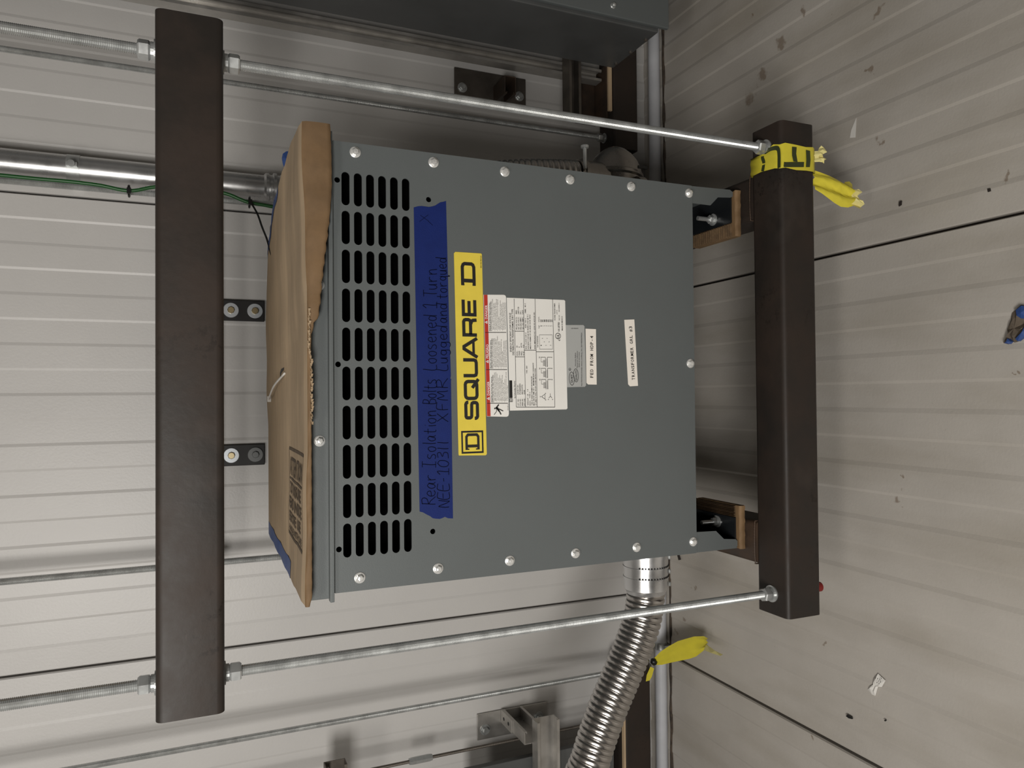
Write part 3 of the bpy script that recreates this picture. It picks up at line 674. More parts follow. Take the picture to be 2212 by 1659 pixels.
for wd, a, b in (('NEE-103||', 1096, 950), ('XFMR', 911, 820), ('Lugged', 801, 703), ('and', 697, 655), ('torqued', 645, 556)): write(wd, a, b, b2, 24)
mb.build('handwriting', 'ink_pen', BT)
mb = MB()
for st in ([(908, 465), (926, 478)], [(925, 464), (906, 479)], [(925, 478), (935, 487)]):
    ribbon(mb, [(FP(x, y).x, FP(x, y).z) for x, y in st], .0007, lambda a, b: Vector((a, TF - .0012, b)))
mb.build('pencil_cross', 'ink_pen', BT)

# ---- cardboard pads under the feet
def pad(x0, x1, xi, along, label):
    "layered pad; the strip between x0 (inner side) and xi has its liner torn off and shows the flutes"
    t = thing('cardboard_pad', ((x0 + x1) / 2, 1.53, LB1), label, 'cardboard pad')
    y0, y1 = 1.4385, 1.60; lo, hi = min(x0, x1), max(x0, x1)
    mb = MB(); mb.box((lo, y0, LB1 + .0005), (hi, y1, .3795)); mb.build('board', 'kraft_fold', t, bevel=.0015)
    mb = MB(); n = 16; vs = []                      # folded front face, a little wavy
    for i in range(n + 1):
        x = lo + (hi - lo) * i / n; d = .0018 * math.sin(i * 1.3 + lo * 40)
        vs += [(x, y0 - .003 + d, .3655 + .0006 * math.sin(i * 1.1)), (x, y0 - .0045 + d * .5, .373), (x, y0 - .002 + d, .3802 + .0008 * math.sin(i * 2.1)), (x, y0 + .002, .3802)]
    fs = []
    for i in range(n): a = 4 * i; b = a + 4; fs += [(a, b, b + 1, a + 1), (a + 1, b + 1, b + 2, a + 2), (a + 2, b + 2, b + 3, a + 3)]
    mb.vf(vs, fs); mb.build('folded_edge', 'kraft_fold', t, True)
    mb = MB(); l2, h2 = min(x0, xi), max(x0, xi)
    if along == 'x':
        for k in range(19): y = y0 + .012 + k * .0085; mb.prism([(l2 + .001, y, .3796), (l2 + .001, y + .0052, .3796), (l2 + .001, y + .0026, .3845 + .0008 * math.sin(k * 2.3))], (h2 - l2 - .002, 0, 0))
    else:
        for k in range(7): x = l2 + .002 + k * (h2 - l2 - .004) / 7; mb.prism([(x, y0 + .012, .3796), (x + .0045, y0 + .012, .3796), (x + .0022, y0 + .012, .386 + .001 * math.sin(k * 2.3))], (0, .16, 0))
    mb.build('fluting', 'kraft_shaded', t)  # flutes get a darker kraft, shadow painted in
    return t
p1 = pad(.3865, .4985, .420, 'x', 'tan corrugated cardboard pad under the right foot of the transformer')
p2 = pad(-.272, -.3765, -.303, 'y', 'tan corrugated cardboard pad under the left foot of the transformer')

# ==================================================================== CARDBOARD SHEET ON TOP
CZ = 1.3965
CB = thing('cardboard_sheet', (.07, 1.8, CZ), 'flattened tan cardboard covering the top of the transformer, printed ATTENTION', 'cardboard')
right = [(1.420, .519), (1.5625, .5331), (1.69, .527), (1.81, .5144), (1.94, .5029), (2.063, .4714), (2.16, .4147), (2.245, .31)]
def xr(y):
    for (a, xa), (b, xb) in zip(right, right[1:]):
        if y <= b: return xa + (xb - xa) * (y - a) / (b - a)
    return right[-1][1]
knots = [(1.42, .006), (1.46, .010), (1.50, .0085), (1.56, .007), (1.585, .0095), (1.66, .008), (1.72, .006), (1.76, .010), (1.84, .009), (1.9, .006), (1.95, .0105), (2.03, .009), (2.08, .005), (2.15, .009), (2.245, .006)]
knots = [(a, .0072 + (b - .0072) * .6) for a, b in knots]
mb = MB(); nx = 40; rows = []
for (y, dz) in knots:
    r_ = []
    for i in range(nx + 1):
        x = -.388 + (xr(y) + .388) * i / nx
        if i == nx: pass
        dd = dz + .0035 * math.sin(x * 7 + y * 3) + .0012 * math.sin(x * 31 + y * 9)
        if x > .2: dd += (x - .2) * .012
        r_.append((x, y, CZ + max(dd, .005)))
    rows.append(r_)
m_ = len(rows); vs = [p for r_ in rows for p in r_] + [(p[0], p[1], p[2] - .0042) for r_ in rows for p in r_]; K = m_ * (nx + 1); fs = []
for j in range(m_ - 1):
    for i in range(nx):
        a = j * (nx + 1) + i; b = a + 1; c = b + nx + 1; d = a + nx + 1
        fs += [(a, b, c, d), (K + a, K + d, K + c, K + b)]
for i in range(nx):
    a = i; fs.append((a, K + a, K + a + 1, a + 1)); a = (m_ - 1) * (nx + 1) + i; fs.append((a, a + 1, K + a + 1, K + a))
for j in range(m_ - 1):
    a = j * (nx + 1); b = a + nx + 1; fs.append((a, b, K + b, K + a)); a += nx; b += nx; fs.append((a, K + a, K + b, b))
mb.vf(vs, fs); sheet = mb.build('sheet', 'kraft_top', CB)
def top_z(x, y):
    for (a, za), (b, zb) in zip(knots, knots[1:]):
        if y <= b: dz = za + (zb - za) * (y - a) / (b - a); break
    else: dz = .006
    dd = dz + .0035 * math.sin(x * 7 + y * 3) + .0012 * math.sin(x * 31 + y * 9)
    if x > .2: dd += (x - .2) * .012
    return CZ + max(dd, .005)
# front fold, deep at the right, crushed and narrow at the left
fb = [(-.389, 1.4), (-.37, 1.3955), (-.2, 1.3955), (.0, 1.3955), (.06, 1.396), (.1, 1.397), (.118, 1.3945), (.14, 1.3905), (.1472, 1.3835), (.165, 1.3805), (.1912, 1.3775), (.215, 1.3755), (.2618, 1.3703), (.3, 1.3655), (.3508, 1.3596), (.4042, 1.3560), (.47, 1.3568), (.519, 1.3587)]
def fbz(x):
    for (a, za), (b, zb) in zip(fb, fb[1:]):
        if x <= b: return za + (zb - za) * (x - a) / (b - a)
    return fb[-1][1]
mb = MB(); n = 120; vs = []
for i in range(n + 1):
    x = -.389 + (.519 + .389) * i / n; zt = top_z(x, 1.42) + .0006; zb = fbz(x) + .0012 * math.sin(i * 1.9) * (1 if .1 < x < .33 else .3)
    zb = min(zb, zt - .006); bulge = (.006 if x > .14 else .004) + .0018 * math.sin(i * .7) * (1 if x < .2 else .5)
    for k, (f, d) in enumerate(((0, 0), (.15, -.7), (.5, -1), (.85, -.95), (1, -.8))): vs.append((x, 1.4195 + d * bulge, zt + (zb - zt) * f))
    for k, (f, d) in enumerate(((1, -.1), (.5, -.3), (.15, 0))): vs.append((x, 1.4195 + d * bulge + .0015, zt - .001 + (zb - zt) * f))
fs = []
for i in range(n):
    a = 8 * i; b = a + 8
    for k in range(7): fs.append((a + k, a + k + 1, b + k + 1, b + k))
mb.vf(vs, fs); fl_ = mb.build('folded_flap', 'kraft_fold', CB, True); fl_['label'] = 'darker orange brown folded front flap'
# a torn ridge where the fold has split
mb = MB()
for i in range(46):
    x = -.05 + i * .0047 + random.uniform(-.001, .001); z = top_z(x, 1.42) - .001 + random.uniform(-.002, .001) - (.006 if x < .08 else .002)
    a = Vector((x, 1.4125, z)); mb.prism([a, a + Vector((.006, -.0005, random.uniform(-.002, .002))), a + Vector((.0055, -.003, .0028)), a + Vector((.0005, -.002, .002))], (0, .003, .0005))
mb.build('torn_fibres', 'kraft_top', CB)
# printed box: text runs toward the viewer, its top to the right
mb = MB()
def TP(x, y): p = atZ(x, y, 1.4085); return Vector((p.x, p.y, top_z(p.x, p.y) + .0007))
def TXY(X, Y): return Vector((X, Y, top_z(X, Y) + .0009))
def tstrip(X0, Y0, X1, Y1, wd):
    n = 18; ribbon(mb, [(X0 + (X1 - X0) * i / n, Y0 + (Y1 - Y0) * i / n) for i in range(n + 1)], wd, lambda a, b: TXY(a, b))
tstrip(-.112, 1.716, -.112, 1.462, .0065); tstrip(-.297, 1.716, -.297, 1.462, .0065); tstrip(-.112, 1.716, -.297, 1.716, .004); tstrip(-.112, 1.462, -.297, 1.462, .003)
def ttext(body, X, Y0, Y1, h, bold=.01):
    vs, fs, x0, x1 = text_mesh(body, bold); sx = (Y0 - Y1) / (x1 - x0)
    mb.vf([TXY(X + v.y * h / .729, Y0 - (v.x - x0) * sx) for v in vs], fs)
ttext('ATTENTION', -.168, 1.702, 1.478, .040, .02); tstrip(-.176, 1.705, -.176, 1.475, .005)
ttext('TO INSURE', -.207, 1.70, 1.49, .024, .03); ttext('READ INSIDE', -.238, 1.70, 1.48, .024, .03); ttext('BEFORE USE', -.268, 1.695, 1.50, .022, .03)
ttext('HANDLE WITH CARE', -.290, 1.70, 1.48, .014, .03)
mb.build('box_print', 'ink_box', CB)
# blue tape on the cardboard
def tape_patch(name, pts, m, label=None, th=.0008):
    mb = MB(); P = [Vector(p) for p in pts]; mb.prism(P, (0, 0, th)); o = mb.build(name, m, CB)
    if label: o['label'] = label
    return o
mb = MB(); n = 16; vs = []
for i in range(n + 1):
    y = 2.235 - (2.235 - 1.66) * i / n; w_ = .034
    vs += [(-.3895, y, top_z(-.388, y) - .012), (-.3893, y, top_z(-.388, y) + .0008), (-.388 + w_, y, top_z(-.388 + w_, y) + .0010)]
fs = []
for i in range(n): a = 3 * i; b = a + 3; fs += [(a, a + 1, b + 1, b), (a + 1, a + 2, b + 2, b + 1)]
mb.vf(vs, fs); mb.build('edge_tape', 'blue_tape_pale', CB)['label'] = 'pale blue tape along the left edge'
mb = MB(); vs = []
for i in range(n + 1):
    y = 1.86 + (2.17 - 1.86) * i / n; xx = xr(y)
    vs += [(xx + .001, y, top_z(xx, y) - .01), (xx + .001, y, top_z(xx, y) + .001), (xx - .012 - .016 * math.sin(PI * i / n), y, top_z(xx - .02, y) + .0012)]
mb.vf(vs, fs); mb.build('edge_tape', 'blue_tape_pale', CB)['label'] = 'pale blue tape on the right edge'
mb = MB(); A = [atY(x, y, 1.78) for x, y in ((628, 326), (618, 327), (611, 332), (609, 341), (611, 352), (614, 362), (617, 376), (626, 350))]
c = sum(A, Vector()) / len(A) + Vector((0, -.012, 0))
mb.vf(A + [c] + [p + Vector((0, .004, 0)) for p in A], [(i, (i + 1) % 8, 8) for i in range(8)] + [(9 + (i + 1) % 8, 9 + i, i, (i + 1) % 8) for i in range(8)]); mb.build('tape_tab', 'blue_tape_pale', CB)['label'] = 'crumpled blue tape tab standing up'
# slit and white zip tie through it
mb = MB(); P = [TP(x, y) for x, y in ((604, 797), (609, 794), (608, 800), (603, 806), (600, 814), (600, 806))]; mb.prism(P, (0, 0, .0004)); mb.build('slit', 'black_plastic', CB)
t = thing('cable_tie', TP(597, 835), 'white plastic cable tie poking through a slit in the cardboard', 'cable tie')
a = TP(611, 806) + Vector((0, 0, .001)); b = TP(589, 857) + Vector((0, 0, .012)); c = TP(583, 862) + Vector((0, .01, .006))
mb = MB(); mb.tube(spline([a, (a + b) / 2 + Vector((0, 0, .006)), b, c], 6), .0026, 6); mb.build('strap', 'clear_plastic', t, True)
mb = MB(); mb.box(c - Vector((.008, .006, .006)), c + Vector((.008, .006, .004))); mb.build('tie_head', 'clear_plastic', t, bevel=.001)

# ==================================================================== CONDUITS
def flex(mb, pts, R, pitch, n=40, depth=.085):
    P = resample(spline(pts, 24), pitch / 12)
    def rad(L):
        ph = (L / pitch) % 1; return R * (1 - depth * (abs(2 * ph - 1) ** 3.2))
    mb.tube(P, rad, n)
# left: collar out of the side of the transformer and a long flexible run
t = thing('flexible_conduit', (-.43, 1.52, .54), 'ribbed flexible metal conduit curving up from the left side of the transformer', 'conduit')
mb = MB(); mb.lathe([(0, .050), (.004, .055), (.012, .055), (.0125, .0535), (.033, .0535), (.0335, .0548), (.037, .0548), (.0375, .0535), (.058, .0535), (.0585, .0545), (.062, .0545), (.0625, .0535), (.088, .053), (.094, .048), (.1, .046)], (-.3775, 1.52, .5955), (-1, 0, 0), 40)
mb.build('collar', 'galvanised', t, True, 25)
for dx in (.031, .056):
    mb = MB()
    for i in range(22):
        a = -1.9 + i * .13
        mb.box((-.3775 - dx - .0015, 1.52 - .0545 * math.cos(a) - .001, .5955 + .0545 * math.sin(a) - .001), (-.3775 - dx + .001, 1.52 - .0545 * math.cos(a) + .002, .5955 + .0545 * math.sin(a) + .002))
    mb.build('collar_slot', 'black_plastic', t)
for dx in (.012, .046, .076):
    mb = MB(); mb.lathe([(0, .0055), (.004, .0055), (.005, .003)], (-.3775 - dx, 1.4865, .5525), (0, -.62, -.78), 10); mb.build('collar_screw', 'zinc', t)
mb = MB(); flex(mb, [(-.470, 1.52, .5955), (-.488, 1.52, .5968), (-.5426, 1.52, .608), (-.6052, 1.52, .635), (-.6661, 1.52, .667), (-.7357, 1.52, .705), (-.8051, 1.52, .737), (-.8649, 1.52, .762), (-.94, 1.54, .80), (-1.0, 1.58, .87), (-1.03, 1.64, .97)], .0462, .0138, depth=.075)
mb.build('corrugated_tube', 'flex_steel', t, True)
# right: domed elbow with its own flexible run upward
t = thing('pull_elbow', (.55, 1.65, .52), 'cast metal domed conduit elbow on the right side of the transformer', 'conduit fitting')
mb = MB(); c = (TX1 + .001, 1.665, .588)
mb.lathe([(0, .066), (.012, .070), (.064, .073), (.069, .0765), (.076, .0765), (.079, .073), (.096, .068), (.114, .059), (.130, .046), (.143, .030), (.151, .013), (.1535, .002)], c, (1, 0, -.05), 40)
mb.build('domed_body', 'cast_metal', t, True, 28)
mb = MB(); mb.lathe([(0, .044), (.07, .042), (.072, .047), (.082, .047), (.084, .043), (.092, .043)], (.555, 1.65, .615), (0, 0, 1), 32); mb.build('outlet', 'cast_metal', t, True, 28)
mb = MB(); mb.lathe([(0, .0045), (.05, .0045), (.052, .010), (.058, .010), (.060, .006)], (.562, 1.603, .705), (1, 0, 0), 12); mb.build('clamp_screw', 'zinc', t)
mb = MB(); mb.lathe([(0, .036), (.02, .036)], (.52, 1.597, .545), (0, 0, 1), 24); mb.build('gland', 'cast_metal', t, True, 30)
mb = MB(); mb.box((.575, 1.583, .535), (.582, 1.587, .562)); mb.build('pry_slot', 'black_plastic', t)
t = thing('flexible_conduit', (.54, 1.66, .71), 'short ribbed flexible conduit rising behind the right edge of the transformer', 'conduit')
mb = MB(); flex(mb, [(.555, 1.65, .706), (.553, 1.652, .75), (.550, 1.67, .83), (.547, 1.72, .92), (.545, 1.80, 1.0)], .041, .0135, n=24); mb.build('corrugated_tube', 'flex_steel', t, True)
# vertical pipe by the wall with coupling, strap, clamp
t = thing('vertical_pipe', (.634, 2.33, 1.3), 'thick shiny steel pipe running up the wall beside the green wire', 'pipe')
mb = MB(); mb.lathe([(0, .037), (2.24, .037)], (.634, 2.33, 1.34), (0, 0, 1), 40); mb.build('pipe', 'galvanised', t, True, 30)
mb = MB(); mb.lathe([(0, .038), (.002, .0435), (.014, .0435), (.018, .040), (.024, .040), (.028, .046), (.036, .046), (.040, .040), (.046, .040), (.050, .044), (.058, .044), (.064, .038)], (.634, 2.33, 1.342), (0, 0, 1), 40); mb.build('coupling', 'galvanised', t, True, 30)
mb = MB(); mb.lathe([(0, .0385), (.032, .0385)], (.634, 2.33, 1.885), (0, 0, 1), 40); mb.box((.629, 2.275, 1.888), (.639, 2.297, 1.914)); mb.box((.596, 2.365, 1.888), (.672, 2.398, 1.914)); mb.build('strap', 'zinc', t, True, 30)
mb = MB(); mb.lathe([(0, .009), (.006, .009)], (.634, 2.274, 1.901), (0, -1, 0), 16); mb.build('strap_bolt', 'zinc', t)
# green ground wire with black ties
gp = [atY(x, y, 2.262) for x, y in ((-60, 372), (0, 378), (80, 386), (150, 392), (215, 400), (279, 412), (332, 404), (400, 400), (484, 417), (520, 431), (540, 438), (570, 443), (592, 447), (640, 452))]
t = thing('ground_wire', gp[-1], 'green insulated wire strung down along the vertical pipe', 'wire')
mb = MB(); mb.tube(spline(gp, 8), .0050, 12); mb.build('wire', 'green_wire', t, True)
for i, (x, y, lab) in enumerate(((279, 412, 'black cable tie on the green wire, above the long steel tube'), (540, 437, 'black cable tie with a long tail on the green wire near the cardboard'))):
    p = atY(x, y, 2.262); t = thing('cable_tie', p, lab, 'cable tie')
    q = Vector((.5735, 2.28, p.z)); mb = MB(); c = (p + q) / 2
    mb.tube([c + Vector((.015 * math.cos(a), .019 * math.sin(a), .001)) for a in [k * PI / 10 for k in range(21)]], .0028, 6); mb.build('loop', 'black_plastic', t, True)
    mb = MB(); mb.box(p - Vector((.010, .013, .005)), p + Vector((.006, -.006, .005))); mb.build('tie_head', 'black_plastic', t)
    if i:
        mb = MB(); mb.tube(spline([p + Vector((-.002, -.008, -.002)), atY(556, 462, 2.24), atY(566, 490, 2.2), atY(577, 518, 2.15), atY(586, 550, 2.1)], 6), .003, 6); mb.build('tail', 'black_plastic', t, True)

# black wall brackets with washers
for xc, lab, dull in ((.268, 'black steel wall bracket nearer the green wire, two pale washers', False), (-.1715, 'black steel wall bracket with one pale and one dull washer', True)):
    t = thing('wall_bracket', (xc, 2.395, 1.4), lab, 'bracket')
    mb = MB(); mb.box((xc - .033, 2.386, 1.400), (xc + .031, 2.3925, 1.60)); mb.build('plate', 'black_plate', t, bevel=.002)
    mb = MB(); mb.box((xc - .033, 2.333, 1.5565), (xc + .031, 2.386, 1.60)); mb.build('tab', 'black_plate', t)
    for z in (1.4965, 1.4275):
        dl = dull and z < 1.45
        mb = MB(); mb.lathe([(0, .0225), (.003, .0225), (.0036, .0215)], (xc - .001, 2.386, z), (0, -1, 0), 32); w_ = mb.build('washer', 'washer_dull' if dl else 'washer_pale', t, True, 30)
        mb = MB(); mb.lathe([(.0035, .0105), (.009, .0105), (.010, .009)], (xc - .001, 2.386, z), (0, -1, 0), 8); mb.build('bolt_head', 'washer_dull' if dl else 'bolt_brass', w_, True, 30)

# ==================================================================== LONG PIPE ON THE FLOOR
t = thing('floor_pipe', (0, 2.298, 0), 'long pale grey pipe lying on the floor along the foot of the wall', 'pipe')
mb = MB(); mb.tube([(XL + .1, 2.298, .0235), (XR - .1, 2.298, .0235)], .0215, 24); mb.build('pipe', 'pvc_grey', t, True, 40)
mb = MB(); mb.lathe([(0, .0225), (.002, .0245), (.024, .0245), (.026, .0225)], (-.935, 2.298, .0235), (1, 0, 0), 28); mb.box((-.930, 2.262, .001), (-.914, 2.278, .03)); mb.build('pipe_clamp', 'zinc', t, True, 30)

# ==================================================================== RACKS AND CABINETS ON BOTH SIDES
def strut(mb, p0, p1, w_, d_, open_dir, wd_dir, lip=.009, th=.0028):
    "C-channel from p0 to p1 (back centre), width w_ along wd_dir, depth d_ towards open_dir"
    p0 = Vector(p0); p1 = Vector(p1); o = Vector(open_dir); u = Vector(wd_dir)
    prof = [(-w_ / 2 + lip, d_), (-w_ / 2, d_), (-w_ / 2, 0), (w_ / 2, 0), (w_ / 2, d_), (w_ / 2 - lip, d_), (w_ / 2 - lip, d_ - .007), (w_ / 2 - lip - th, d_ - .007), (w_ / 2 - lip - th, d_ - th), (w_ / 2 - th, d_ - th) ]
    outer = [(-w_ / 2 + lip, d_ - .007), (-w_ / 2 + lip, d_), (-w_ / 2, d_), (-w_ / 2, 0), (w_ / 2, 0), (w_ / 2, d_), (w_ / 2 - lip, d_), (w_ / 2 - lip, d_ - .007)]
    inner = [(-w_ / 2 + lip - th, d_ - .007), (-w_ / 2 + lip - th, d_ - th), (-w_ / 2 + th, d_ - th), (-w_ / 2 + th, th), (w_ / 2 - th, th), (w_ / 2 - th, d_ - th), (w_ / 2 - lip + th, d_ - th), (w_ / 2 - lip + th, d_ - .007)]
    n = 8; vs = []
    for p in (p0, p1):
        for a, b in outer + inner: vs.append(p + u * a + o * b)
    fs = []; N_ = 16
    for i in range(n - 1):
        fs += [(i, i + 1, N_ + i + 1, N_ + i), (n + i, N_ + n + i, N_ + n + i + 1, n + i + 1), (i, n + i, n + i + 1, i + 1), (N_ + i, N_ + i + 1, N_ + n + i + 1, N_ + n + i)]
    for i in (0, n - 1): fs.append((i, N_ + i, N_ + n + i, n + i))
    mb.vf(vs, fs)
# right cabinet
t = thing('electrical_cabinet', (1.5, 2.03, .27), 'dark grey electrical cabinet hanging at the top right beside the transformer', 'cabinet')
mb = MB(); mb.box((1.1215, 1.903, .275), (1.95, 2.172, 2.8)); mb.build('housing', 'cabinet_paint', t, bevel=.003)
mb = MB(); mb.box((1.132, 1.888, .2455), (1.96, 1.902, 2.83)); mb.build('front_cover', 'grey_paint', t, bevel=.003)
for p in ((1.163, 1.888, .447), (1.163, 1.888, 1.2), (1.163, 1.888, 2.0)):
    mb = MB(); mb.lathe([(0, .009), (.002, .009), (.0035, .007), (.010, .006), (.012, .003)], p, (0, -1, 0), 14); mb.build('cover_screw', 'zinc', t, True, 30)
for y in (1.955, 2.045, 2.135):
    mb = MB(); mb.lathe([(0, .0055), (.005, .0055), (.006, .004)], (1.1215, y, .287), (-1, 0, 0), 12); mb.build('rivet', 'strut_dull', t)
# right rack
t = thing('strut_rack', (1.12, 2.25, .27), 'slotted steel channel rack standing behind the dark grey cabinet', 'rack')
mb = MB(); strut(mb, (1.1205, 2.276, .285), (1.1205, 2.276, ZC), .041, .041, (0, -1, 0), (1, 0, 0)); mb.build('upright', 'strut_steel', t)
mb = MB()
for k in range(38): z = .4 + k * .05; mb.box((1.0992, 2.249, z), (1.1002, 2.262, z + .028))
mb.build('slot_row', 'black_plate', t) if False else None
mb = MB()
for k in range(44): z = .5 + k * .0508; mb.prism([(1.108 + .0005, 2.2346, z + .006), (1.108 + .0005, 2.2346, z + .024), (1.132, 2.2346, z + .024), (1.132, 2.2346, z + .006)], (0, -.0004, 0)) if False else mb.box((1.116, 2.2725, z), (1.126, 2.2735, z + .028))
mb.build('back_slot', 'strut_steel', t)['kind'] = 'stuff'
mb = MB(); strut(mb, (.946, 2.2325, .4185), (1.9, 2.2325, .4185), .044, .052, (0, -1, 0), (0, 0, 1)); mb.build('cross_channel', 'strut_dull', t)
t = thing('wall_plate', (1.085, 2.397, .51), 'steel plate bolted to the wall behind the dark grey cabinet', 'bracket')
mb = MB(); mb.box((1.038, 2.388, .508), (1.132, 2.3945, .776)); mb.build('plate', 'strut_dull', t, bevel=.001)
for x, z in ((1.064, .7485), (1.066, .534)):
    mb = MB(); mb.lathe([(0, .017), (.003, .017)], (x, 2.388, z), (0, -1, 0), 24); hexnut(mb, (x, 2.379, z), (0, 1, 0), .018, .011); mb.build('bolt', 'zinc', t)
mb = MB(); strut(mb, (1.085, 2.39, .612), (1.085, 2.285, .612), .041, .06, (-1, 0, 0), (0, 0, 1)); mb.build('arm', 'rusty_steel', t)
# right neighbour's low beam, clip and rod
t = thing('steel_beam', (1.4, 2.25, .158), 'low brown steel tube along the wall beneath the dark grey cabinet', 'beam')
mb = MB(); box_tube(mb, 'x', .86, 2.4, 2.20, 2.302, .158, .260, r=.011); mb.build('square_tube', 'mill_steel', t, True, 30)
mb = MB(); mb.box((.975, 2.235, .2605), (1.16, 2.325, .268)); mb.box((.975, 2.318, .268), (1.16, 2.325, .345)); mb.build('clip_angle', 'rusty_steel', t)
mb = MB(); mb.box((.985, 2.198, .266), (1.17, 2.206, .280)); mb.build('pale_strip', 'kraft_top', t)  # thin pale tan strip along the front top edge of the tube
threaded_rod(.911, 2.262, .13, ZC - .02, .0085, [(.2605, 1)], 'thin threaded rod between the front right rod and the wall', pitch=.0032)
# short upright strut post under the rack (end cap seen just under the front right rod)
# left rack
t = thing('wall_plate', (-1.135, 2.397, .447), 'galvanised plate with two bolts on the wall, lower left of the photo floor corner', 'bracket')
t['label'] = 'galvanised plate with two bolts and a channel arm, left of the flexible conduit'
mb = MB(); mb.box((-1.178, 2.388, .447), (-1.090, 2.3945, .711)); mb.build('plate', 'strut_steel', t, bevel=.001)
for x, z in ((-1.145, .683), (-1.138, .480)):
    mb = MB(); mb.lathe([(0, .0185), (.003, .0185)], (x, 2.388, z), (0, -1, 0), 24); hexnut(mb, (x, 2.378, z), (0, 1, 0), .019, .013); mb.build('bolt', 'zinc', t)
mb = MB(); strut(mb, (-1.1285, 2.388, .583), (-1.1285, 2.197, .583), .074, .041, (1, 0, 0), (0, 0, 1)); mb.build('arm', 'strut_steel', t)
mb = MB(); mb.box((-1.131, 2.295, .6205), (-1.086, 2.386, .6245)); mb.build('arm_strap', 'strut_steel', t)
for y in (2.32, 2.36):
    mb = MB(); mb.lathe([(0, .006), (.0006, .006)], (-1.109, y, .6246), (0, 0, 1), 14); mb.build('bolt_hole', 'black_plate', t)
t = thing('strut_channel', (-1.3, 2.17, .513), 'galvanised steel channel end projecting at the bottom edge, before the bolted plate', 'channel')
mb = MB(); strut(mb, (-1.046, 2.192, .555), (-1.6, 2.192, .555), .079, .041, (0, -1, 0), (0, 0, 1)); mb.build('channel', 'strut_steel', t)
t = thing('electrical_cabinet', (-1.5, 2.3, .3), 'dark cabinet partly seen at the bottom edge beneath the thin rod', 'cabinet')
mb = MB(); mb.box((-2.0, 2.2, .285), (-1.172, 2.225, .82)); mb.build('housing', 'cabinet_paint', t, bevel=.003)
mb = MB(); mb.box((-2.0, 2.1985, .40), (-1.18, 2.1995, .42)); mb.build('seam', 'black_plate', t)
t = thing('threaded_rod', (-1.1425, 2.272, .3), 'thin dark rod with a long coupling nut near the bottom edge', 'threaded rod')
mb = MB(); threads(mb, -1.1425, 2.272, .30, ZC - .02, .0055, pitch=.004, n=10); mb.build('shaft', 'strut_dull', t)
mb = MB(); hexnut(mb, (-1.1425, 2.272, .945), (0, 0, 1), .020, .075); mb.build('coupling_nut', 'zinc', t)
t = thing('strut_channel', (-1.075, 2.2, 1.19), 'rusty channel stub barely entering at the bottom edge', 'channel')
mb = MB(); strut(mb, (-1.066, 2.22, 1.222), (-1.5, 2.22, 1.222), .062, .041, (0, -1, 0), (0, 0, 1)); mb.build('channel', 'strut_dull', t)
t = thing('steel_beam', (-1.4, 2.25, .132), 'dark steel tube low along the wall behind the flexible conduit', 'beam')
mb = MB(); box_tube(mb, 'x', -2.4, -.93, 2.20, 2.302, .133, .240, r=.011); mb.build('square_tube', 'mill_steel', t, True, 30)
mb = MB(); mb.box((-2.4, 2.196, .2405), (-1.03, 2.21, .247)); mb.build('pale_strip', 'kraft_top', t)
threaded_rod(-.969, 2.252, .10, ZC - .02, .0085, [(.2405, 1)], 'threaded rod near the lower edge, between the pipe seam and the bolted wall plate', pitch=.0032)

# ==================================================================== CAUTION TAPES
def film(mb, rows):
    "rows: list of equally long point lists"
    n = len(rows[0]); mb.vf([p for r_ in rows for p in r_], [(j * n + i, j * n + i + 1, (j + 1) * n + i + 1, (j + 1) * n + i) for j in range(len(rows) - 1) for i in range(n - 1)])
t = thing('caution_tape', (.545, 1.30, .25), 'yellow caution tape tied round the right end of the lower steel tube', 'tape')
BK = t
mb = MB()
path = [(1.4045, .300), (1.4048, .345), (1.398, .3625), (1.36, .3635), (1.32, .3632), (1.3055, .3605), (1.2985, .352), (1.2982, .32), (1.2982, .290), (1.2985, .268), (1.303, .2585), (1.33, .2572), (1.40, .257)]
rows = []
for j, (y, z) in enumerate(path):
    w0 = .5735 if j > 4 else .583 - j * .002; w1 = .5165 if j > 4 else .522
    r_ = []
    for i in range(9):
        f = i / 8; wob = .0022 * math.sin(i * 2.1 + j * 1.3) * (1.6 if j < 5 else .5)
        ny, nz = (0, 1) if 2 <= j <= 5 else ((-1, 0) if 5 < j < 10 else (0, -1))
        if j < 2: ny, nz = 1, 0
        xx = w0 + (w1 - w0) * f + .0015 * math.sin(j * 2.2 + i)
        xx = min(xx, .5640) if (j < 5 and z > .3 and y > 1.33) else xx
        r_.append((xx, y + ny * abs(wob), z + nz * abs(wob)))
    rows.append(r_)
film(mb, rows); mb.build('wrapped_band', 'caution_film', t, True)
mb = MB()
def fr(x, y): return atY(x, y, 1.2955)
def patch(pts): P = [fr(*p) for p in pts]; mb.vf(P, [list(range(len(P)))])
patch([(1711, 317), (1721, 318), (1720, 332), (1723, 350), (1714, 349), (1711, 336)]); patch([(1694, 350.5), (1737, 350), (1736.5, 361), (1693, 361)]); mb.build('letter', 'ink_tape', t)
mb = MB(); patch([(1741, 324), (1750, 326), (1751, 346), (1749.5, 361), (1741, 361), (1742, 345)]); mb.build('letter', 'ink_tape', t)
mb = MB()
def tr(x, y): p = atZ(x, y, .3662); return (p.x, p.y)
ribbon(mb, [(q.x, q.y) for q in spline([Vector((*tr(*p), 0)) for p in [(1647, 372), (1650, 352), (1647, 338), (1656, 327), (1668, 321), (1680, 321), (1683, 335), (1683, 363)]], 4)], .0095, lambda a, b: Vector((a, b, .3664)))
mb.build('letter', 'ink_tape', t)

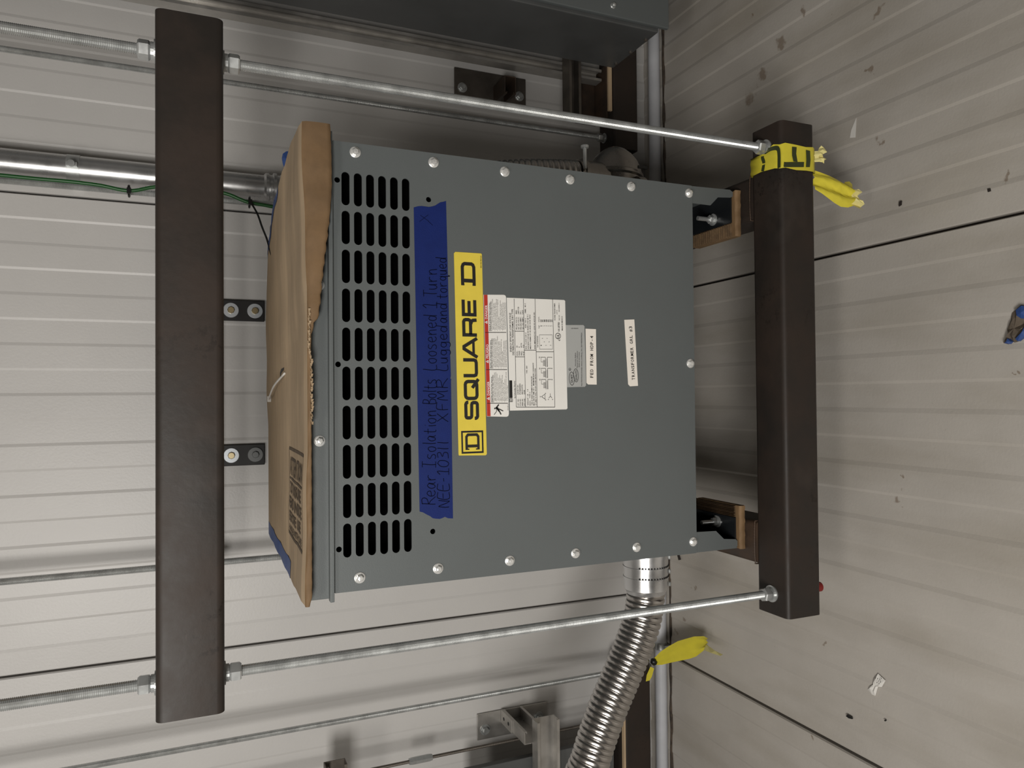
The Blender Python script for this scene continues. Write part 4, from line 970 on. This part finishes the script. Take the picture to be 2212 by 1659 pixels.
# loose tail hanging down in front, and the small torn stub
TAIL = [((1753, 366), (1757, 410)), ((1775, 371), (1775, 418)), ((1795, 377), (1793, 428)), ((1812, 385), (1808, 437)), ((1827, 396), (1822, 445)), ((1838, 405), (1836, 447)), ((1843, 410), (1845, 444))]
def tail(name, edges, y0, y1, m, par, fold=.008, torn=None):
    rows = []; n = 7
    for j, (a, b) in enumerate(edges):
        f = j / (len(edges) - 1); Y = y0 + (y1 - y0) * f; A = atY(*a, Y); B_ = atY(*b, Y)
        rows.append([A + (B_ - A) * i / n + Vector((0, fold * math.sin(i * 1.7 + j * .6), 0)) for i in range(n + 1)])
    mb = MB(); film(mb, rows); mb.build(name, m, par, True)
    return rows[-1]
def fray(name, row, dirs, par, m='caution_torn'):
    mb = MB(); n = len(row); far = [p + d for p, d in zip(row, dirs)]
    mid = [p + d * .5 + Vector((0, .003 * (-1) ** i, 0)) for i, (p, d) in enumerate(zip(row, dirs))]
    film(mb, [row, mid, far]); mb.build(name, m, par)
r_ = tail('loose_tail', TAIL, 1.310, 1.30, 'caution_film', BK)
fray('torn_end', r_, [Vector((.002, 0, -.014 - .006 * (i % 2) - .0022 * i)) + Vector((-.0015 * i, 0, 0)) for i in range(8)], BK)
r_ = tail('loose_stub', [((1753, 327), (1755, 351)), ((1762, 326), (1763, 350)), ((1770, 325), (1771, 349))], 1.305, 1.300, 'caution_torn', BK, .004)
fray('torn_end', r_, [Vector((.008 - .0015 * i + (.006 if i < 2 else 0), 0, -.010 - .005 * ((i * 7) % 3))) for i in range(8)], BK)
mb = MB(); film(mb, [[atY(1825, 393, 1.32), atY(1835, 392, 1.32), atY(1841, 398, 1.32)], [atY(1822, 400, 1.315), atY(1834, 403, 1.31), atY(1842, 409, 1.31)]]); mb.build('folded_corner', 'caution_film', BK)
t = thing('caution_tape', (-.94, 2.19, .14), 'yellow caution tape knotted on the low tube behind the flexible conduit', 'tape')
tail('loose_tail', [((1411, 1424), (1414, 1436)), ((1428, 1408), (1430, 1436)), ((1446, 1397), (1450, 1432)), ((1466, 1386), (1472, 1428)), ((1485, 1380), (1492, 1424)), ((1500, 1375), (1505, 1419)), ((1520, 1374), (1520, 1406)), ((1527, 1378), (1528, 1395))], 2.192, 1.98, 'caution_film', t, .005)
mb = MB(); film(mb, [[atY(1526, 1392, 1.99), atY(1520, 1404, 1.99)], [atY(1545, 1406, 1.93), atY(1535, 1410, 1.94)], [atY(1562, 1414, 1.9), atY(1556, 1417, 1.9)]]); mb.build('torn_end', 'caution_torn', t)
mb = MB(); film(mb, [[atY(1405, 1440, 2.192), atY(1413, 1444, 2.192)], [atY(1397, 1458, 2.192), atY(1408, 1462, 2.192)], [atY(1395, 1472, 2.192), atY(1403, 1470, 2.192)]]); mb.build('short_end', 'caution_film', t)
mb = MB(); mb.lathe([(-.014, .003), (-.008, .011), (.004, .012), (.012, .004)], atY(1412, 1429, 2.188), (.6, .1, .5), 10); mb.build('knot', 'black_plastic', t, True)

# ==================================================================== BITS ON THE FLOOR
def scrap(name, label, cat, pts, m, z=.0031, th=.0006, crumple=0.0):
    P = [atZ(x, y, z) for x, y in pts]; c = sum(P, Vector()) / len(P); t = thing(name, (c.x, c.y, z - .0003), label, cat); mb = MB()
    if crumple:
        n = len(P); ring2 = [c + (p - c) * .55 + Vector((0, 0, crumple * random.uniform(.3, 1.2))) for p in P]
        vs = [p + Vector((0, 0, .0008)) for p in P] + ring2 + [c + Vector((0, 0, crumple * .5))] + [Vector((p.x, p.y, z - .0002)) for p in P]
        fs = [(i, (i + 1) % n, n + (i + 1) % n, n + i) for i in range(n)] + [(n + i, n + (i + 1) % n, 2 * n) for i in range(n)] + [(i, 2 * n + 1 + i, 2 * n + 1 + (i + 1) % n, (i + 1) % n) for i in range(n)]
        mb.vf(vs, fs)
    else: mb.prism(P, (0, 0, th))
    mb.build('piece', m, t); return t
t = scrap('paper_scrap', 'small crumpled white printed sticker on the floor at lower right', 'paper scrap', [(1897, 1455), (1913, 1470), (1905, 1484), (1897, 1483), (1891, 1503), (1884, 1500), (1875, 1489), (1879, 1482), (1886, 1478), (1888, 1466)], 'paper', crumple=.006)
mb = MB()
for i in range(9):
    a = atZ(1892 + i * 1.5, 1466 + (i * 5) % 13, .0088); mb.vf([a, a + Vector((.003, 0, 0)), a + Vector((.003, .0012, .0003)), a + Vector((0, .0012, .0003))], [(0, 1, 2, 3)])
mb.build('print', 'ink', t)
scrap('paper_scrap', 'thin pale sliver of paper on the floor beyond the tape wrapped tube end', 'paper scrap', [(1850, 254), (1848, 297), (1836, 298), (1839, 281)], 'paper')
scrap('debris_chip', 'larger black chip on the floor below the crumpled sticker', 'debris', [(1829, 1546), (1833, 1543), (1842, 1549), (1843, 1553), (1835, 1551)], 'black_plastic', th=.004)
scrap('debris_chip', 'tiny dark curl on the floor right of the black chip', 'debris', [(1911, 1556), (1914, 1554), (1916, 1556), (1914, 1558)], 'black_plastic', th=.003)
scrap('debris_chip', 'dark speck on the floor below the hanging yellow tape tail', 'debris', [(1944, 436), (1949, 434), (1948, 443), (1943, 446)], 'joint_dark', th=.003)
scrap('debris_chip', 'dark screw hole plug in the floor at right', 'debris', [(2134, 408), (2140, 407), (2141, 413), (2135, 415)], 'joint_dark', th=.002)
scrap('debris_chip', 'dark sliver on the floor beside the joint between tube and wall', 'debris', [(1464, 1198), (1468, 1199), (1471, 1209), (1467, 1210)], 'joint_dark', th=.003)
t = scrap('tape_wad', 'crumpled wad of blue tape with dried glue at the right edge of the floor', 'tape', [(2196, 668), (2206, 659), (2225, 662), (2232, 690), (2226, 712), (2210, 722), (2200, 738), (2192, 740), (2184, 734), (2179, 744), (2168, 741), (2172, 733), (2179, 726), (2176, 712), (2184, 692), (2187, 676)], 'dusty_glue', crumple=.012)
for pts in ([(2194, 670), (2206, 660), (2222, 664), (2220, 688), (2206, 688), (2196, 682)], [(2212, 706), (2222, 690), (2228, 708), (2212, 726), (2198, 737), (2193, 732), (2204, 720)], [(2176, 731), (2183, 738), (2178, 743), (2169, 741)]):
    mb = MB(); P = [atZ(x, y, .016) for x, y in pts]; c = sum(P, Vector()) / len(P); c.z += .004; n = len(P)
    mb.vf(P + [c] + [p - Vector((0, 0, .010)) for p in P], [(i, (i + 1) % n, n) for i in range(n)] + [(i, n + 1 + i, n + 1 + (i + 1) % n, (i + 1) % n) for i in range(n)]); mb.build('blue_piece', 'blue_tape_pale', t)
